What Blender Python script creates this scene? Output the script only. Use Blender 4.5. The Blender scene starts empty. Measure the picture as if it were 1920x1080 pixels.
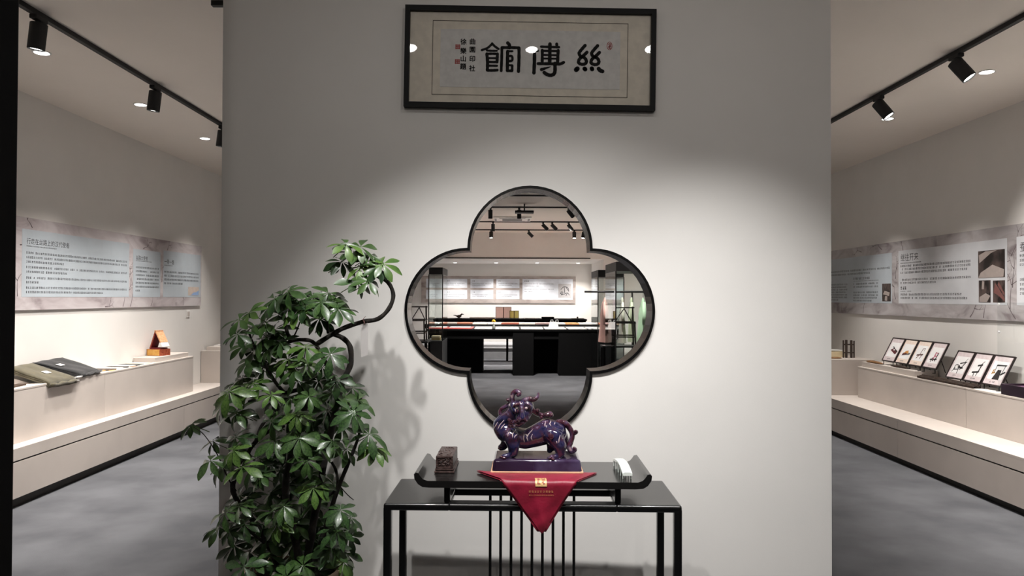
import bpy, bmesh, math, random
from mathutils import Vector, Matrix, Euler, noise
from math import sin, cos, pi, radians, sqrt, atan2

random.seed(7)
scene = bpy.context.scene
COL = scene.collection

# ------------------------------------------------------------------ camera, world, exposure
F_PX, VPX, VPY, EYE = 1380.0, 953.0, 558.0, 1.5
cam_data = bpy.data.cameras.new('camera')
cam_data.sensor_width = 36.0
cam_data.lens = F_PX / 1920.0 * 36.0
cam_data.clip_start = 0.05
cam = bpy.data.objects.new('camera', cam_data)
COL.objects.link(cam)
cam.matrix_world = (Matrix.Translation((0, 0, EYE)) @ Matrix.Rotation(-math.atan(7 / F_PX), 4, 'Z')
                    @ Matrix.Rotation(pi / 2 + math.atan(18 / F_PX), 4, 'X') @ Matrix.Rotation(radians(0.2), 4, 'Z'))
scene.camera = cam

world = bpy.data.worlds.new('world')
scene.world = world
world.use_nodes = True
world.node_tree.nodes['Background'].inputs[0].default_value = (0.5, 0.48, 0.46, 1)
world.node_tree.nodes['Background'].inputs[1].default_value = 0.02

vs = scene.view_settings
vs.view_transform = 'Standard'
vs.look = 'None'
vs.exposure = 0.0
vs.gamma = 1.0
vs.use_curve_mapping = False
scene.cycles.use_denoising = True
scene.cycles.max_bounces = 8
scene.cycles.diffuse_bounces = 4
scene.cycles.transparent_max_bounces = 16

WARM = (1.0, 0.945, 0.89)
COOL = (0.95, 0.98, 1.0)
P_WALL_CENTRE, P_WALL_LEFT, P_WALL_RIGHT = 158, 105, 130     # three spots before the central wall
P_SIDE_DOWN, P_SIDE_TRACK = 240, 200
P_REAR_DOWN, P_REAR_TRACK = 270, 500
P_FILL = 24                                # two unseen wide fill heads added behind the viewer


def spot(name, loc, target, power, size_deg, blend=0.4, color=WARM, radius=0.03, parent=None):
    d = bpy.data.lights.new(name, 'SPOT')
    d.energy = power
    d.spot_size = radians(size_deg)
    d.spot_blend = blend
    d.color = color
    d.shadow_soft_size = radius
    o = bpy.data.objects.new(name, d)
    COL.objects.link(o)
    v = Vector(target) - Vector(loc)
    o.matrix_world = Matrix.Translation(loc) @ v.to_track_quat('-Z', 'Y').to_matrix().to_4x4()
    return o


# ------------------------------------------------------------------ helpers
def W(px, py, Y):
    """photo point at distance Y -> (X, Z) in metres"""
    return (px - VPX) * Y / F_PX, EYE - (py - VPY) * Y / F_PX


def lin(c):
    return c / 12.92 if c <= 0.04045 else ((c + 0.055) / 1.055) ** 2.4


def rgb(r, g, b):
    return (lin(r / 255), lin(g / 255), lin(b / 255), 1.0)


MATS = {}


def mat(name, c1, c2=None, scale=8.0, rough=0.5, metal=0.0, coat=0.0, bump=0.0, bscale=60.0, detail=3.0,
        spec=0.5, emit=None, estr=0.0, sheen=0.0, stretch=None, lo=0.35, hi=0.65):
    if name in MATS:
        return MATS[name]
    m = bpy.data.materials.new(name)
    m.use_nodes = True
    nt = m.node_tree
    b = nt.nodes['Principled BSDF']
    b.inputs['Roughness'].default_value = rough
    b.inputs['Metallic'].default_value = metal
    b.inputs['Coat Weight'].default_value = coat
    b.inputs['Coat Roughness'].default_value = 0.06
    b.inputs['Specular IOR Level'].default_value = spec
    b.inputs['Sheen Weight'].default_value = sheen
    tc = nt.nodes.new('ShaderNodeTexCoord')
    mp = nt.nodes.new('ShaderNodeMapping')
    nt.links.new(tc.outputs['Object'], mp.inputs['Vector'])
    if stretch:
        mp.inputs['Scale'].default_value = stretch
    nz = nt.nodes.new('ShaderNodeTexNoise')
    nz.inputs['Scale'].default_value = scale
    nz.inputs['Detail'].default_value = detail
    nt.links.new(mp.outputs['Vector'], nz.inputs['Vector'])
    rp = nt.nodes.new('ShaderNodeValToRGB')
    if c2 is None:
        c2 = tuple(min(1, x * 1.06) for x in c1[:3]) + (1,)
        c1 = tuple(x * 0.95 for x in c1[:3]) + (1,)
    rp.color_ramp.elements[0].color = c1
    rp.color_ramp.elements[1].color = c2
    rp.color_ramp.elements[0].position = lo
    rp.color_ramp.elements[1].position = hi
    nt.links.new(nz.outputs['Fac'], rp.inputs['Fac'])
    nt.links.new(rp.outputs['Color'], b.inputs['Base Color'])
    if bump > 0:
        n2 = nt.nodes.new('ShaderNodeTexNoise')
        n2.inputs['Scale'].default_value = bscale
        n2.inputs['Detail'].default_value = 4
        nt.links.new(mp.outputs['Vector'], n2.inputs['Vector'])
        bp = nt.nodes.new('ShaderNodeBump')
        bp.inputs['Strength'].default_value = bump
        bp.inputs['Distance'].default_value = 0.004
        nt.links.new(n2.outputs['Fac'], bp.inputs['Height'])
        nt.links.new(bp.outputs['Normal'], b.inputs['Normal'])
    if emit:
        b.inputs['Emission Color'].default_value = emit
        b.inputs['Emission Strength'].default_value = estr
    MATS[name] = m
    return m


def glass_mat(name, tint=(1, 1, 1, 1), ior=1.45, rough=0.0):
    """thin clear sheet: transparent with a Fresnel reflection"""
    if name in MATS:
        return MATS[name]
    m = bpy.data.materials.new(name)
    m.use_nodes = True
    nt = m.node_tree
    nt.nodes.remove(nt.nodes['Principled BSDF'])
    out = nt.nodes['Material Output']
    t = nt.nodes.new('ShaderNodeBsdfTransparent')
    t.inputs['Color'].default_value = tint
    g = nt.nodes.new('ShaderNodeBsdfGlossy')
    g.inputs['Roughness'].default_value = rough
    lw_ = nt.nodes.new('ShaderNodeLayerWeight')
    lw_.inputs['Blend'].default_value = 0.5
    pw_ = nt.nodes.new('ShaderNodeMath')
    pw_.operation = 'POWER'
    pw_.inputs[1].default_value = 4.5
    nt.links.new(lw_.outputs['Facing'], pw_.inputs[0])
    fr = nt.nodes.new('ShaderNodeMath')
    fr.operation = 'MULTIPLY_ADD'
    r0 = ((ior - 1) / (ior + 1)) ** 2
    fr.inputs[1].default_value = 0.9
    fr.inputs[2].default_value = r0
    nt.links.new(pw_.outputs[0], fr.inputs[0])
    mx = nt.nodes.new('ShaderNodeMixShader')
    nt.links.new(fr.outputs[0], mx.inputs['Fac'])
    nt.links.new(t.outputs[0], mx.inputs[1])
    nt.links.new(g.outputs[0], mx.inputs[2])
    nt.links.new(mx.outputs[0], out.inputs['Surface'])
    MATS[name] = m
    return m


M_wall = mat('wall_paint', rgb(231, 228, 224), rgb(234, 231, 227), scale=3, rough=0.85, bump=0.04, bscale=220)
M_ceil = mat('ceiling_paint', rgb(240, 232, 223), rgb(242, 234, 225), scale=2, rough=0.9, bump=0.03, bscale=200)
M_floor = mat('floor_grey_carpet', rgb(80, 81, 85), rgb(97, 98, 102), scale=2.2, rough=0.92, bump=0.35, bscale=260, detail=8, spec=0.2)
M_plinth = mat('plinth_lacquer', rgb(200, 191, 184), scale=2, rough=0.55)
M_groove = mat('groove_dark', rgb(24, 22, 21), rough=0.9)
M_kick = mat('kick_dark', rgb(52, 50, 48), rough=0.6)
M_blk = mat('black_lacquer', rgb(13, 13, 14), rough=0.28, coat=0.25, bump=0.02, bscale=40)
M_blkmetal = mat('black_metal', rgb(14, 14, 15), rough=0.45, metal=0.3)
M_ring = mat('black_steel_liner', rgb(9, 9, 10), rough=0.22, spec=0.45)
M_blkmatte = mat('black_matte', rgb(8, 8, 9), rough=0.8, spec=0.15)
M_track = mat('track_black', rgb(10, 10, 11), rough=0.6)
M_white = mat('white_card', rgb(240, 238, 235), scale=12, rough=0.7)
M_lamp = mat('lamp_face', rgb(255, 255, 255), emit=(1, 0.97, 0.93, 1), estr=14)
M_lampfront = mat('lamp_face_bright', rgb(255, 255, 255), emit=(1, 0.98, 0.96, 1), estr=90)
M_lampdim = mat('lamp_face_soft', rgb(255, 255, 255), emit=(1, 0.97, 0.93, 1), estr=6)
M_frame = mat('frame_black', rgb(6, 6, 7), rough=0.5, spec=0.2)
M_ink = mat('ink_black', rgb(14, 14, 14), rough=0.8, spec=0.2)
M_seal = mat('seal_red', rgb(152, 58, 60), rgb(176, 96, 94), scale=220, rough=0.85)
M_glass = glass_mat('picture_glass', ior=1.36)
M_vglass = glass_mat('vitrine_glass', tint=(0.955, 0.975, 0.968, 1), ior=1.5)
M_acryl = glass_mat('acrylic', tint=(0.96, 0.97, 0.97, 1), ior=1.33)


class MB:
    """mesh collector in world (or local) coordinates"""

    def __init__(s):
        s.v, s.f = [], []

    def add(s, vs_, fs_):
        n = len(s.v)
        s.v += [Vector(p) for p in vs_]
        s.f += [tuple(i + n for i in f) for f in fs_]
        return s

    def box(s, x0, x1, y0, y1, z0, z1):
        return s.add([(x0, y0, z0), (x1, y0, z0), (x1, y1, z0), (x0, y1, z0), (x0, y0, z1), (x1, y0, z1), (x1, y1, z1), (x0, y1, z1)],
                     [(0, 3, 2, 1), (4, 5, 6, 7), (0, 1, 5, 4), (1, 2, 6, 5), (2, 3, 7, 6), (3, 0, 4, 7)])

    def rbox(s, x0, x1, y0, y1, z0, z1, r=0.005, seg=2):
        bm = bmesh.new()
        bmesh.ops.create_cube(bm, size=1)
        for v in bm.verts:
            v.co = Vector(((x0 + x1) / 2 + v.co.x * (x1 - x0), (y0 + y1) / 2 + v.co.y * (y1 - y0), (z0 + z1) / 2 + v.co.z * (z1 - z0)))
        bmesh.ops.bevel(bm, geom=list(bm.edges), offset=r, segments=seg, profile=0.5, affect='EDGES')
        return s.bm(bm)

    def bm(s, bm, M=None):
        bm.verts.index_update()
        vs_ = [(M @ v.co if M else v.co.copy()) for v in bm.verts]
        fs_ = [tuple(v.index for v in f.verts) for f in bm.faces]
        bm.free()
        return s.add(vs_, fs_)

    def obox(s, M, sx, sy, sz):
        c = [(-1, -1, -1), (1, -1, -1), (1, 1, -1), (-1, 1, -1), (-1, -1, 1), (1, -1, 1), (1, 1, 1), (-1, 1, 1)]
        return s.add([M @ Vector((a * sx / 2, b * sy / 2, d * sz / 2)) for a, b, d in c],
                     [(0, 3, 2, 1), (4, 5, 6, 7), (0, 1, 5, 4), (1, 2, 6, 5), (2, 3, 7, 6), (3, 0, 4, 7)])

    def bar(s, a, b, w, h=None, up=(0, 0, 1)):
        a, b = Vector(a), Vector(b)
        h = h or w
        d = (b - a)
        L = d.length
        d.normalize()
        upv = Vector(up)
        if abs(d.dot(upv)) > 0.98:
            upv = Vector((0, 1, 0))
        x = d.cross(upv).normalized()
        z = x.cross(d)
        M = Matrix.Translation((a + b) / 2) @ Matrix((x, d, z)).transposed().to_4x4()
        return s.obox(M, w, L, h)

    def tube(s, pts, rad, seg=8, cap=True):
        pts = [Vector(p) for p in pts]
        n = len(pts)
        if not hasattr(rad, '__len__'):
            rad = [rad] * n
        t0 = (pts[1] - pts[0]).normalized()
        up = Vector((0, 0, 1)) if abs(t0.z) < 0.9 else Vector((1, 0, 0))
        u = t0.cross(up).normalized()
        base = len(s.v)
        prev = t0
        for i, p in enumerate(pts):
            t = (pts[min(i + 1, n - 1)] - pts[max(i - 1, 0)]).normalized()
            q = prev.rotation_difference(t)
            u = (q @ u)
            u = (u - t * u.dot(t)).normalized()
            w = t.cross(u)
            prev = t
            for k in range(seg):
                a = 2 * pi * k / seg
                s.v.append(p + (u * cos(a) + w * sin(a)) * rad[i])
        for i in range(n - 1):
            for k in range(seg):
                k2 = (k + 1) % seg
                s.f.append((base + i * seg + k, base + i * seg + k2, base + (i + 1) * seg + k2, base + (i + 1) * seg + k))
        if cap:
            s.f.append(tuple(base + k for k in range(seg))[::-1])
            s.f.append(tuple(base + (n - 1) * seg + k for k in range(seg)))
        return s

    def lathe(s, prof, seg=24, M=None):
        base = len(s.v)
        for r, z in prof:
            for k in range(seg):
                a = 2 * pi * k / seg
                p = Vector((r * cos(a), r * sin(a), z))
                s.v.append(M @ p if M else p)
        for i in range(len(prof) - 1):
            for k in range(seg):
                k2 = (k + 1) % seg
                s.f.append((base + i * seg + k, base + i * seg + k2, base + (i + 1) * seg + k2, base + (i + 1) * seg + k))
        s.f.append(tuple(base + k for k in range(seg))[::-1])
        s.f.append(tuple(base + (len(prof) - 1) * seg + k for k in range(seg)))
        return s

    def disc(s, c, r, n=(0, 0, -1), seg=20):
        M = Matrix.Translation(c) @ Vector(n).to_track_quat('Z', 'Y').to_matrix().to_4x4()
        base = len(s.v)
        for k in range(seg):
            a = 2 * pi * k / seg
            s.v.append(M @ Vector((r * cos(a), r * sin(a), 0)))
        s.f.append(tuple(range(base, base + seg)))
        return s

    def ball(s, c, r, sc=(1, 1, 1), sub=2):
        bm = bmesh.new()
        bmesh.ops.create_icosphere(bm, subdivisions=sub, radius=r)
        return s.bm(bm, Matrix.Translation(c) @ Matrix.Diagonal((sc[0], sc[1], sc[2], 1)))

    def map(s, fn):
        s.v = [Vector(fn(p)) for p in s.v]
        return s

    def mesh(s, name, smooth=False, angle=40):
        me = bpy.data.meshes.new(name)
        me.from_pydata([tuple(p) for p in s.v], [], s.f)
        me.validate()
        if smooth:
            me.polygons.foreach_set('use_smooth', [True] * len(me.polygons))
            me.set_sharp_from_angle(angle=radians(angle))
        me.update()
        return me

    def build(s, name, material, parent=None, smooth=False, local=False, angle=40, recalc=False):
        if XF[0] is not None and not local:
            s.v = [XF[0] @ p for p in s.v]
        if parent is not None and not local:
            inv = ROOTM[parent.name].inverted()
            s.v = [inv @ p for p in s.v]
        me = s.mesh(name, smooth, angle)
        if recalc:
            bm = bmesh.new()
            bm.from_mesh(me)
            bmesh.ops.recalc_face_normals(bm, faces=bm.faces)
            bm.to_mesh(me)
            bm.free()
        me.materials.append(material)
        o = bpy.data.objects.new(name, me)
        COL.objects.link(o)
        if name in ('lettering', 'small_inscription', 'embroidered_lettering', 'caption'):
            o['kind'] = 'stuff'
        if smooth and angle < 90:
            wn_ = o.modifiers.new('even_normals', 'WEIGHTED_NORMAL')
            wn_.keep_sharp = True
            wn_.weight = 90
        if parent is not None:
            o.parent = parent
            ROOTM[o.name] = ROOTM[parent.name]
        else:
            ROOTM[o.name] = Matrix.Identity(4)
        return o


XF = [None]        # optional transform applied to everything authored in world coordinates
ROOTM = {}


def tag(o, label, cat, group=None, kind=None):
    if label:
        o['label'] = label
    if cat:
        o['category'] = cat
    if group:
        o['group'] = group
    if kind:
        o['kind'] = kind
    return o


def thing(name, label, cat, loc=(0, 0, 0), rotz=0.0, group=None):
    o = bpy.data.objects.new(name, None)
    o.empty_display_size = 0.05
    COL.objects.link(o)
    M = Matrix.Translation(loc) @ Matrix.Rotation(rotz, 4, 'Z')
    if XF[0] is not None:
        M = XF[0] @ M
    o.matrix_world = M
    ROOTM[o.name] = M
    return tag(o, label, cat, group)


def struct(o):
    o['kind'] = 'structure'
    return o


def solo(mb, name, material, label, cat, group=None, smooth=False, **kw):
    """a thing that is one mesh, with its origin moved to its base"""
    if XF[0] is not None:
        mb.v = [XF[0] @ p for p in mb.v]
    n = len(mb.v)
    cx = sum(p.x for p in mb.v) / n
    cy = sum(p.y for p in mb.v) / n
    z0 = min(p.z for p in mb.v)
    L = Vector((cx, cy, z0))
    mb.v = [p - L for p in mb.v]
    keep, XF[0] = XF[0], None
    o = mb.build(name, material, None, smooth, local=True, **kw)
    XF[0] = keep
    o.location = L
    ROOTM[o.name] = Matrix.Translation(L)
    return tag(o, label, cat, group)


_text_cache = {}


def text_geo(body, size):
    key = (body, size)
    if key not in _text_cache:
        cu = bpy.data.curves.new('lettering', 'FONT')
        cu.body = body
        cu.size = size
        cu.align_x = 'LEFT'
        cu.resolution_u = 3
        ob = bpy.data.objects.new('lettering', cu)
        COL.objects.link(ob)
        dg = bpy.context.evaluated_depsgraph_get()
        me = bpy.data.meshes.new_from_object(ob.evaluated_get(dg))
        vs_ = [v.co.copy() for v in me.vertices]
        fs_ = [tuple(p.vertices) for p in me.polygons]
        bpy.data.objects.remove(ob)
        bpy.data.meshes.remove(me)
        bpy.data.curves.remove(cu)
        _text_cache[key] = (vs_, fs_)
    return _text_cache[key]


def add_text(mb, body, size, u, v, fn, d=0.0, sx=1.0):
    vs_, fs_ = text_geo(body, size)
    mb.add([fn(u + p.x * sx, v + p.y, d) for p in vs_], fs_)


def quad(mb, u0, u1, v0, v1, d, fn):
    mb.add([fn(u0, v0, d), fn(u1, v0, d), fn(u1, v1, d), fn(u0, v1, d)], [(0, 1, 2, 3)])


def slab(mb, u0, u1, v0, v1, d0, d1, fn):
    c = [fn(u, v, d) for d in (d0, d1) for (u, v) in ((u0, v0), (u1, v0), (u1, v1), (u0, v1))]
    mb.add(c, [(0, 3, 2, 1), (4, 5, 6, 7), (0, 1, 5, 4), (1, 2, 6, 5), (2, 3, 7, 6), (3, 0, 4, 7)])


def text_rows(mb, u0, u1, rows, ch, d, fn, rng, last=None, pitch=None):
    """rows of small printed characters too small to read: little bars at the pitch of the print"""
    pitch = pitch or ch * 1.08
    for i, v in enumerate(rows):
        end = u1 if not (last and i in last) else u0 + (u1 - u0) * last[i]
        u = u0
        while u < end - pitch * 0.8:
            if rng.random() > 0.05:
                w = ch * rng.uniform(0.78, 0.95)
                k = rng.randint(2, 3)
                for j in range(k):
                    vv = v + ch * (j + 0.3) / k * 0.95 - ch * 0.1
                    quad(mb, u, u + w * rng.uniform(0.6, 1), vv, vv + ch * 0.14, d, fn)
                for j in range(2):
                    uu = u + w * rng.uniform(0.05, 0.8)
                    quad(mb, uu, uu + ch * 0.12, v + rng.uniform(-.05, .15) * ch, v + ch * rng.uniform(0.7, 0.95), d, fn)
            u += pitch


def ribbon(mb, pts, w, fn, d, taper=False):
    """a brush stroke: flat ribbon with rounded ends; pts in (u, v)"""
    P = [Vector((p[0], p[1])) for p in pts]
    dense = []
    for i in range(len(P) - 1):
        p0, p1, p2, p3 = P[max(i - 1, 0)], P[i], P[i + 1], P[min(i + 2, len(P) - 1)]
        for k in range(6):
            t = k / 6
            dense.append(0.5 * ((2 * p1) + (p2 - p0) * t + (2 * p0 - 5 * p1 + 4 * p2 - p3) * t * t + (3 * p1 - p0 - 3 * p2 + p3) * t ** 3))
    dense.append(P[-1])
    n = len(dense)
    L, R = [], []
    for i, p in enumerate(dense):
        t = (dense[min(i + 1, n - 1)] - dense[max(i - 1, 0)])
        t = t.normalized() if t.length > 0 else Vector((1, 0))
        nn = Vector((-t.y, t.x))
        ww = w * ((1 - 0.75 * i / (n - 1)) if taper else 1.0) * (1 + 0.06 * sin(i * 1.7))
        L.append(p + nn * ww)
        R.append(p - nn * ww)
    vs_ = [fn(p.x, p.y, d) for p in L] + [fn(p.x, p.y, d) for p in R]
    mb.add(vs_, [(i, i + 1, n + i + 1, n + i) for i in range(n - 1)])
    for c, k in ((dense[0], 1.0), (dense[-1], 0.25 if taper else 1.0)):
        base = [fn(c.x + w * k * cos(a * pi / 6), c.y + w * k * sin(a * pi / 6), d + 0.00004) for a in range(12)]
        mb.add(base, [tuple(range(12))])


ORD = ['first', 'second', 'third', 'fourth', 'fifth', 'sixth', 'seventh', 'eighth', 'ninth', 'tenth', 'eleventh', 'twelfth', 'thirteenth', 'fourteenth']

# ------------------------------------------------------------------ setting
CEIL = 3.11
D, DT = 3.12, 0.12                     # central wall front face and thickness
XL, XR = -3.84, 4.17
Y0, YB, YA = -2.2, 18.2, 20.9          # wall behind the camera, bulkhead plane, alcove back wall
struct(MB().box(XL - .15, XR + .15, Y0 - .15, YA + .15, -.12, 0).build('floor', M_floor))
struct(MB().box(XL - .15, XR + .15, Y0 - .15, YA + .15, CEIL, CEIL + .12).build('ceiling', M_ceil))
struct(MB().box(XL - .15, XL, Y0, YA, 0, CEIL).build('wall_left', M_wall))
struct(MB().box(XR, XR + .15, Y0, YA, 0, CEIL).build('wall_right', M_wall))
struct(MB().box(XL, XR, YA, YA + .15, 0, CEIL).build('wall_back', M_wall))
struct(MB().box(XL, XR, Y0 - .15, Y0, 0, CEIL).build('wall_front', M_wall))
XP = W(1107, 500, YB)[0]
XQ = 2.36
SOF = 2.46
struct(MB().box(XQ, XR, YB, YA, 0, CEIL).box(XP, XQ, YB, YA, SOF, CEIL).build('wall_pier', M_wall))
bulk = struct(MB().box(XL, XP, YB, YA, SOF, CEIL).build('wall_bulkhead', M_wall))
struct(MB().box(XL, XP, YB - .012, YB, SOF + .005, SOF + .03).build('bulkhead_shadow_line', M_groove))  # dark strip standing in for the shadow gap under the bulkhead
struct(MB().box(XL, XQ, 18.0, YA, 0, .25).build('floor_platform', mat('platform_grey', rgb(150, 151, 154), rough=.8)))
struct(MB().box(XL, XQ, 17.985, 18.0, .235, .262).build('platform_shadow_line', M_kick))  # dark strip painting the shadow line along the platform's top edge

# central wall with the quatrefoil opening
XW0, XW1 = W(415, 0, D)[0], W(1560, 0, D)[0]
QX, QZ = W(993.5, 582.5, D)
QR = 117 * D / F_PX


def quatre(off, n=26):
    """quatrefoil outline, offset outwards by off (negative: inwards)"""
    r, R = QR, QR + off
    if off > 0:
        x = (2 * r + sqrt(max(0, 4 * r * r - 8 * (r * r - R * R)))) / 4
        corner = x
        phi = atan2(x, x - r)
    else:
        corner = r + off
        phi = pi / 2
    pts = []
    for q in range(4):
        a0 = q * pi / 2
        for k in range(n + 1):
            t = -phi + 2 * phi * k / n
            lx, ly = r + R * cos(t), R * sin(t)
            pts.append((lx * cos(a0) - ly * sin(a0), lx * sin(a0) + ly * cos(a0)))
        a1 = a0 + pi / 4
        rr = corner * sqrt(2)
        pts.append((rr * cos(a1), rr * sin(a1)))
    return pts


def wall_with_hole():
    bm = bmesh.new()
    hole = quatre(0.001)
    clean = []
    for p in hole:
        if not clean or (Vector(p) - Vector(clean[-1])).length > 1e-4:
            clean.append(p)
    loops = []
    for y in (D, D + DT):
        rect = [bm.verts.new((x, y, z)) for x, z in ((XW0, 0), (XW1, 0), (XW1, CEIL), (XW0, CEIL))]
        hv = [bm.verts.new((QX + a, y, QZ + b)) for a, b in clean]
        es = []
        for l in (rect, hv):
            for i in range(len(l)):
                es.append(bm.edges.new((l[i], l[(i + 1) % len(l)])))
        bmesh.ops.triangle_fill(bm, edges=es, use_beauty=True)
        loops.append((rect, hv))
    for k in (0, 1):
        a, b = loops[0][k], loops[1][k]
        for i in range(len(a)):
            j = (i + 1) % len(a)
            bm.faces.new((a[i], a[j], b[j], b[i]))
    bmesh.ops.recalc_face_normals(bm, faces=bm.faces)
    return MB().bm(bm)


struct(wall_with_hole().build('wall_central', M_wall))


def ring_sweep(sections):
    """closed sweep of a cross-section along the quatrefoil: sections = [(offset, y), ...]"""
    mb = MB()
    loops = [[(QX + a, y, QZ + b) for a, b in quatre(o)] for o, y in sections]
    n = len(loops[0])
    vs_ = [p for l in loops for p in l]
    m = len(loops)
    fs_ = []
    for i in range(m):
        i2 = (i + 1) % m
        for k in range(n):
            k2 = (k + 1) % n
            fs_.append((i * n + k, i * n + k2, i2 * n + k2, i2 * n + k))
    return mb.add(vs_, fs_)


wn = ring_sweep([(0.0005, D + DT + .004), (0.0005, D - .012), (-0.011, D - .012), (-0.011, D + DT + .004)]).build('window_1', M_ring, recalc=True)
struct(wn)

# dark door edge close to the camera
xe = W(36, 0, 1.0)[0]
struct(MB().rbox(xe - .35, xe, .95, 1.0, 0, CEIL, .006).build('door_1', M_blkmatte))

# ------------------------------------------------------------------ picture above the window
picC = W(992.5, 110.5, D)
XFpic = Matrix.Translation((picC[0], D, picC[1])) @ Matrix.Rotation(radians(0.72), 4, 'Y')
PW, PH = 469 * D / F_PX, 190 * D / F_PX
px1 = D / F_PX
XF[0] = None
pic = bpy.data.objects.new('calligraphy_picture', None)
COL.objects.link(pic)
pic.matrix_world = XFpic
ROOTM[pic.name] = XFpic
tag(pic, 'black framed calligraphy of three large brushed characters hung above the quatrefoil opening', 'picture')


def pf(u, v, d):            # picture plane, d towards the viewer
    return XFpic @ Vector((u, -0.008 - d, v))


fw = 9 * px1
f = MB()
for (u0, u1, v0, v1) in ((-PW / 2, PW / 2, PH / 2 - fw, PH / 2), (-PW / 2, PW / 2, -PH / 2, -PH / 2 + fw),
                         (-PW / 2, -PW / 2 + fw, -PH / 2 + fw, PH / 2 - fw), (PW / 2 - fw, PW / 2, -PH / 2 + fw, PH / 2 - fw)):
    f2 = MB()
    slab(f2, u0, u1, v0, v1, -.007, .026, pf)
    f2.build('frame_rail', M_frame, pic, recalc=True)
b_ = MB()
slab(b_, -PW / 2 + .004, PW / 2 - .004, -PH / 2 + .004, PH / 2 - .004, -.006, .004, pf)
b_.build('mount_board', mat('mount_cream', rgb(222, 214, 200), scale=30, rough=.9), pic, recalc=True)
iw, ih = 367 * px1, 140 * px1
t_ = MB()
lw = .0022
for (u0, u1, v0, v1) in ((-iw / 2, iw / 2, ih / 2 - lw, ih / 2), (-iw / 2, iw / 2, -ih / 2, -ih / 2 + lw),
                         (-iw / 2, -iw / 2 + lw, -ih / 2, ih / 2), (iw / 2 - lw, iw / 2, -ih / 2, ih / 2)):
    slab(t_, u0, u1, v0, v1, .004, .0052, pf)
t_.build('border_line', mat('border_brown', rgb(70, 58, 46), rough=.8), pic, recalc=True)
t_ = MB()
slab(t_, -iw / 2 + 15 * px1, iw / 2 - 15 * px1, -ih / 2 + 15 * px1, ih / 2 - 16 * px1, .004, .0056, pf)
paper = t_.build('paper', mat('rice_paper', rgb(214, 212, 209), scale=40, rough=.9, bump=.05, bscale=300), pic, recalc=True)


def cal(ox):                # photo zoom units (1/12 px) -> picture plane
    def fn(u, v, d):
        gx, gy = ox + u / 12.0, 60 + v / 12.0
        return pf((gx - 992.5) * px1, -(gy - 110.5) * px1 - (gx - 992.5) * px1 * 0.0, d)
    return fn


fa, fb = cal(840), cal(990)
guan = [([(740, 425), (860, 380), (945, 305), (970, 272)], 24), ([(968, 272), (1030, 335), (1115, 393)], 24),
        ([(855, 432), (960, 438), (1075, 435)], 22), ([(855, 510), (872, 690), (872, 875)], 32), ([(850, 508), (970, 503), (1095, 503)], 24),
        ([(1092, 505), (1090, 600), (1085, 690)], 30), ([(880, 603), (1075, 603)], 20), ([(880, 690), (1080, 690)], 24),
        ([(890, 775), (1085, 775)], 22), ([(880, 882), (990, 880), (1095, 872)], 27),
        ([(1320, 255), (1358, 300), (1360, 360)], 34), ([(1190, 362), (1380, 358), (1570, 360)], 28), ([(1190, 365), (1190, 620), (1183, 885)], 28),
        ([(1575, 365), (1578, 620), (1572, 895)], 32), ([(1322, 445), (1320, 660), (1322, 880)], 32), ([(1325, 442), (1430, 440)], 20),
        ([(1330, 555), (1400, 548), (1428, 575), (1428, 640), (1390, 662), (1335, 662)], 24), ([(1330, 755), (1425, 760)], 20),
        ([(1428, 765), (1428, 880)], 26), ([(1325, 882), (1428, 882)], 26)]
fu = [([(30, 415), (75, 430), (130, 385)], 26), ([(120, 400), (195, 420)], 26), ([(125, 400), (127, 660), (120, 920)], 35),
      ([(272, 325), (480, 328), (675, 330)], 25), ([(470, 262), (470, 690)], 36), ([(622, 258), (630, 330)], 30),
      ([(300, 405), (302, 680)], 30), ([(290, 418), (660, 418)], 24), ([(657, 405), (648, 660)], 32), ([(310, 512), (640, 514)], 20),
      ([(310, 592), (640, 592)], 18), ([(208, 710), (480, 708), (690, 710), (785, 672)], 30), ([(290, 842), (380, 812), (488, 775)], 34, True),
      ([(588, 700), (592, 870), (560, 945), (480, 968), (400, 942), (352, 908)], 36)]
si = []
for ox, in ((0,), (282,)):
    si.append(([(1262 + ox, 280), (1185 + ox, 370), (1130 + ox, 455), (1165 + ox, 522), (1255 + ox, 560), (1296 + ox, 635), (1270 + ox, 692),
                (1195 + ox, 706), (1122 + ox, 672), (1138 + ox, 592), (1205 + ox, 530), (1262 + ox, 478), (1306 + ox, 432)], 33))
si += [([(1070, 832), (1095, 808)], 48), ([(1258, 805), (1272, 818)], 44), ([(1420, 795), (1428, 815)], 42), ([(1575, 800), (1610, 840), (1660, 858)], 40)]
for name, strokes, fn in (('guan', guan, fa), ('fu', fu, fb), ('si', si, fb)):
    mb = MB()
    for i, st in enumerate(strokes):
        ribbon(mb, [(p[0], p[1]) for p in st[0]], st[1] * 1.14, fn, .0058 + i * .00009, taper=len(st) > 2)
    mb.build('brushed_character', M_ink, paper)
mb = MB()
for txt, cx, ys in (('曲園印社', 528, (235, 420, 625, 840)), ('徐樂山題', 325, (245, 450, 625, 805))):
    for ch, cy in zip(txt, ys):
        vs_, fs_ = text_geo(ch, 150)
        x0, x1 = min(p.x for p in vs_), max(p.x for p in vs_)
        y0, y1 = min(p.y for p in vs_), max(p.y for p in vs_)
        for dd in ((0, 0), (5, 0), (0, 5), (-4, -4)):
            mb.add([fa(cx + (p.x - (x0 + x1) / 2) * .95 + dd[0], cy - (p.y - (y0 + y1) / 2) * .98 + dd[1], .0059 + dd[0] * 1e-5) for p in vs_], fs_)
mb.build('small_inscription', M_ink, paper)
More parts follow.
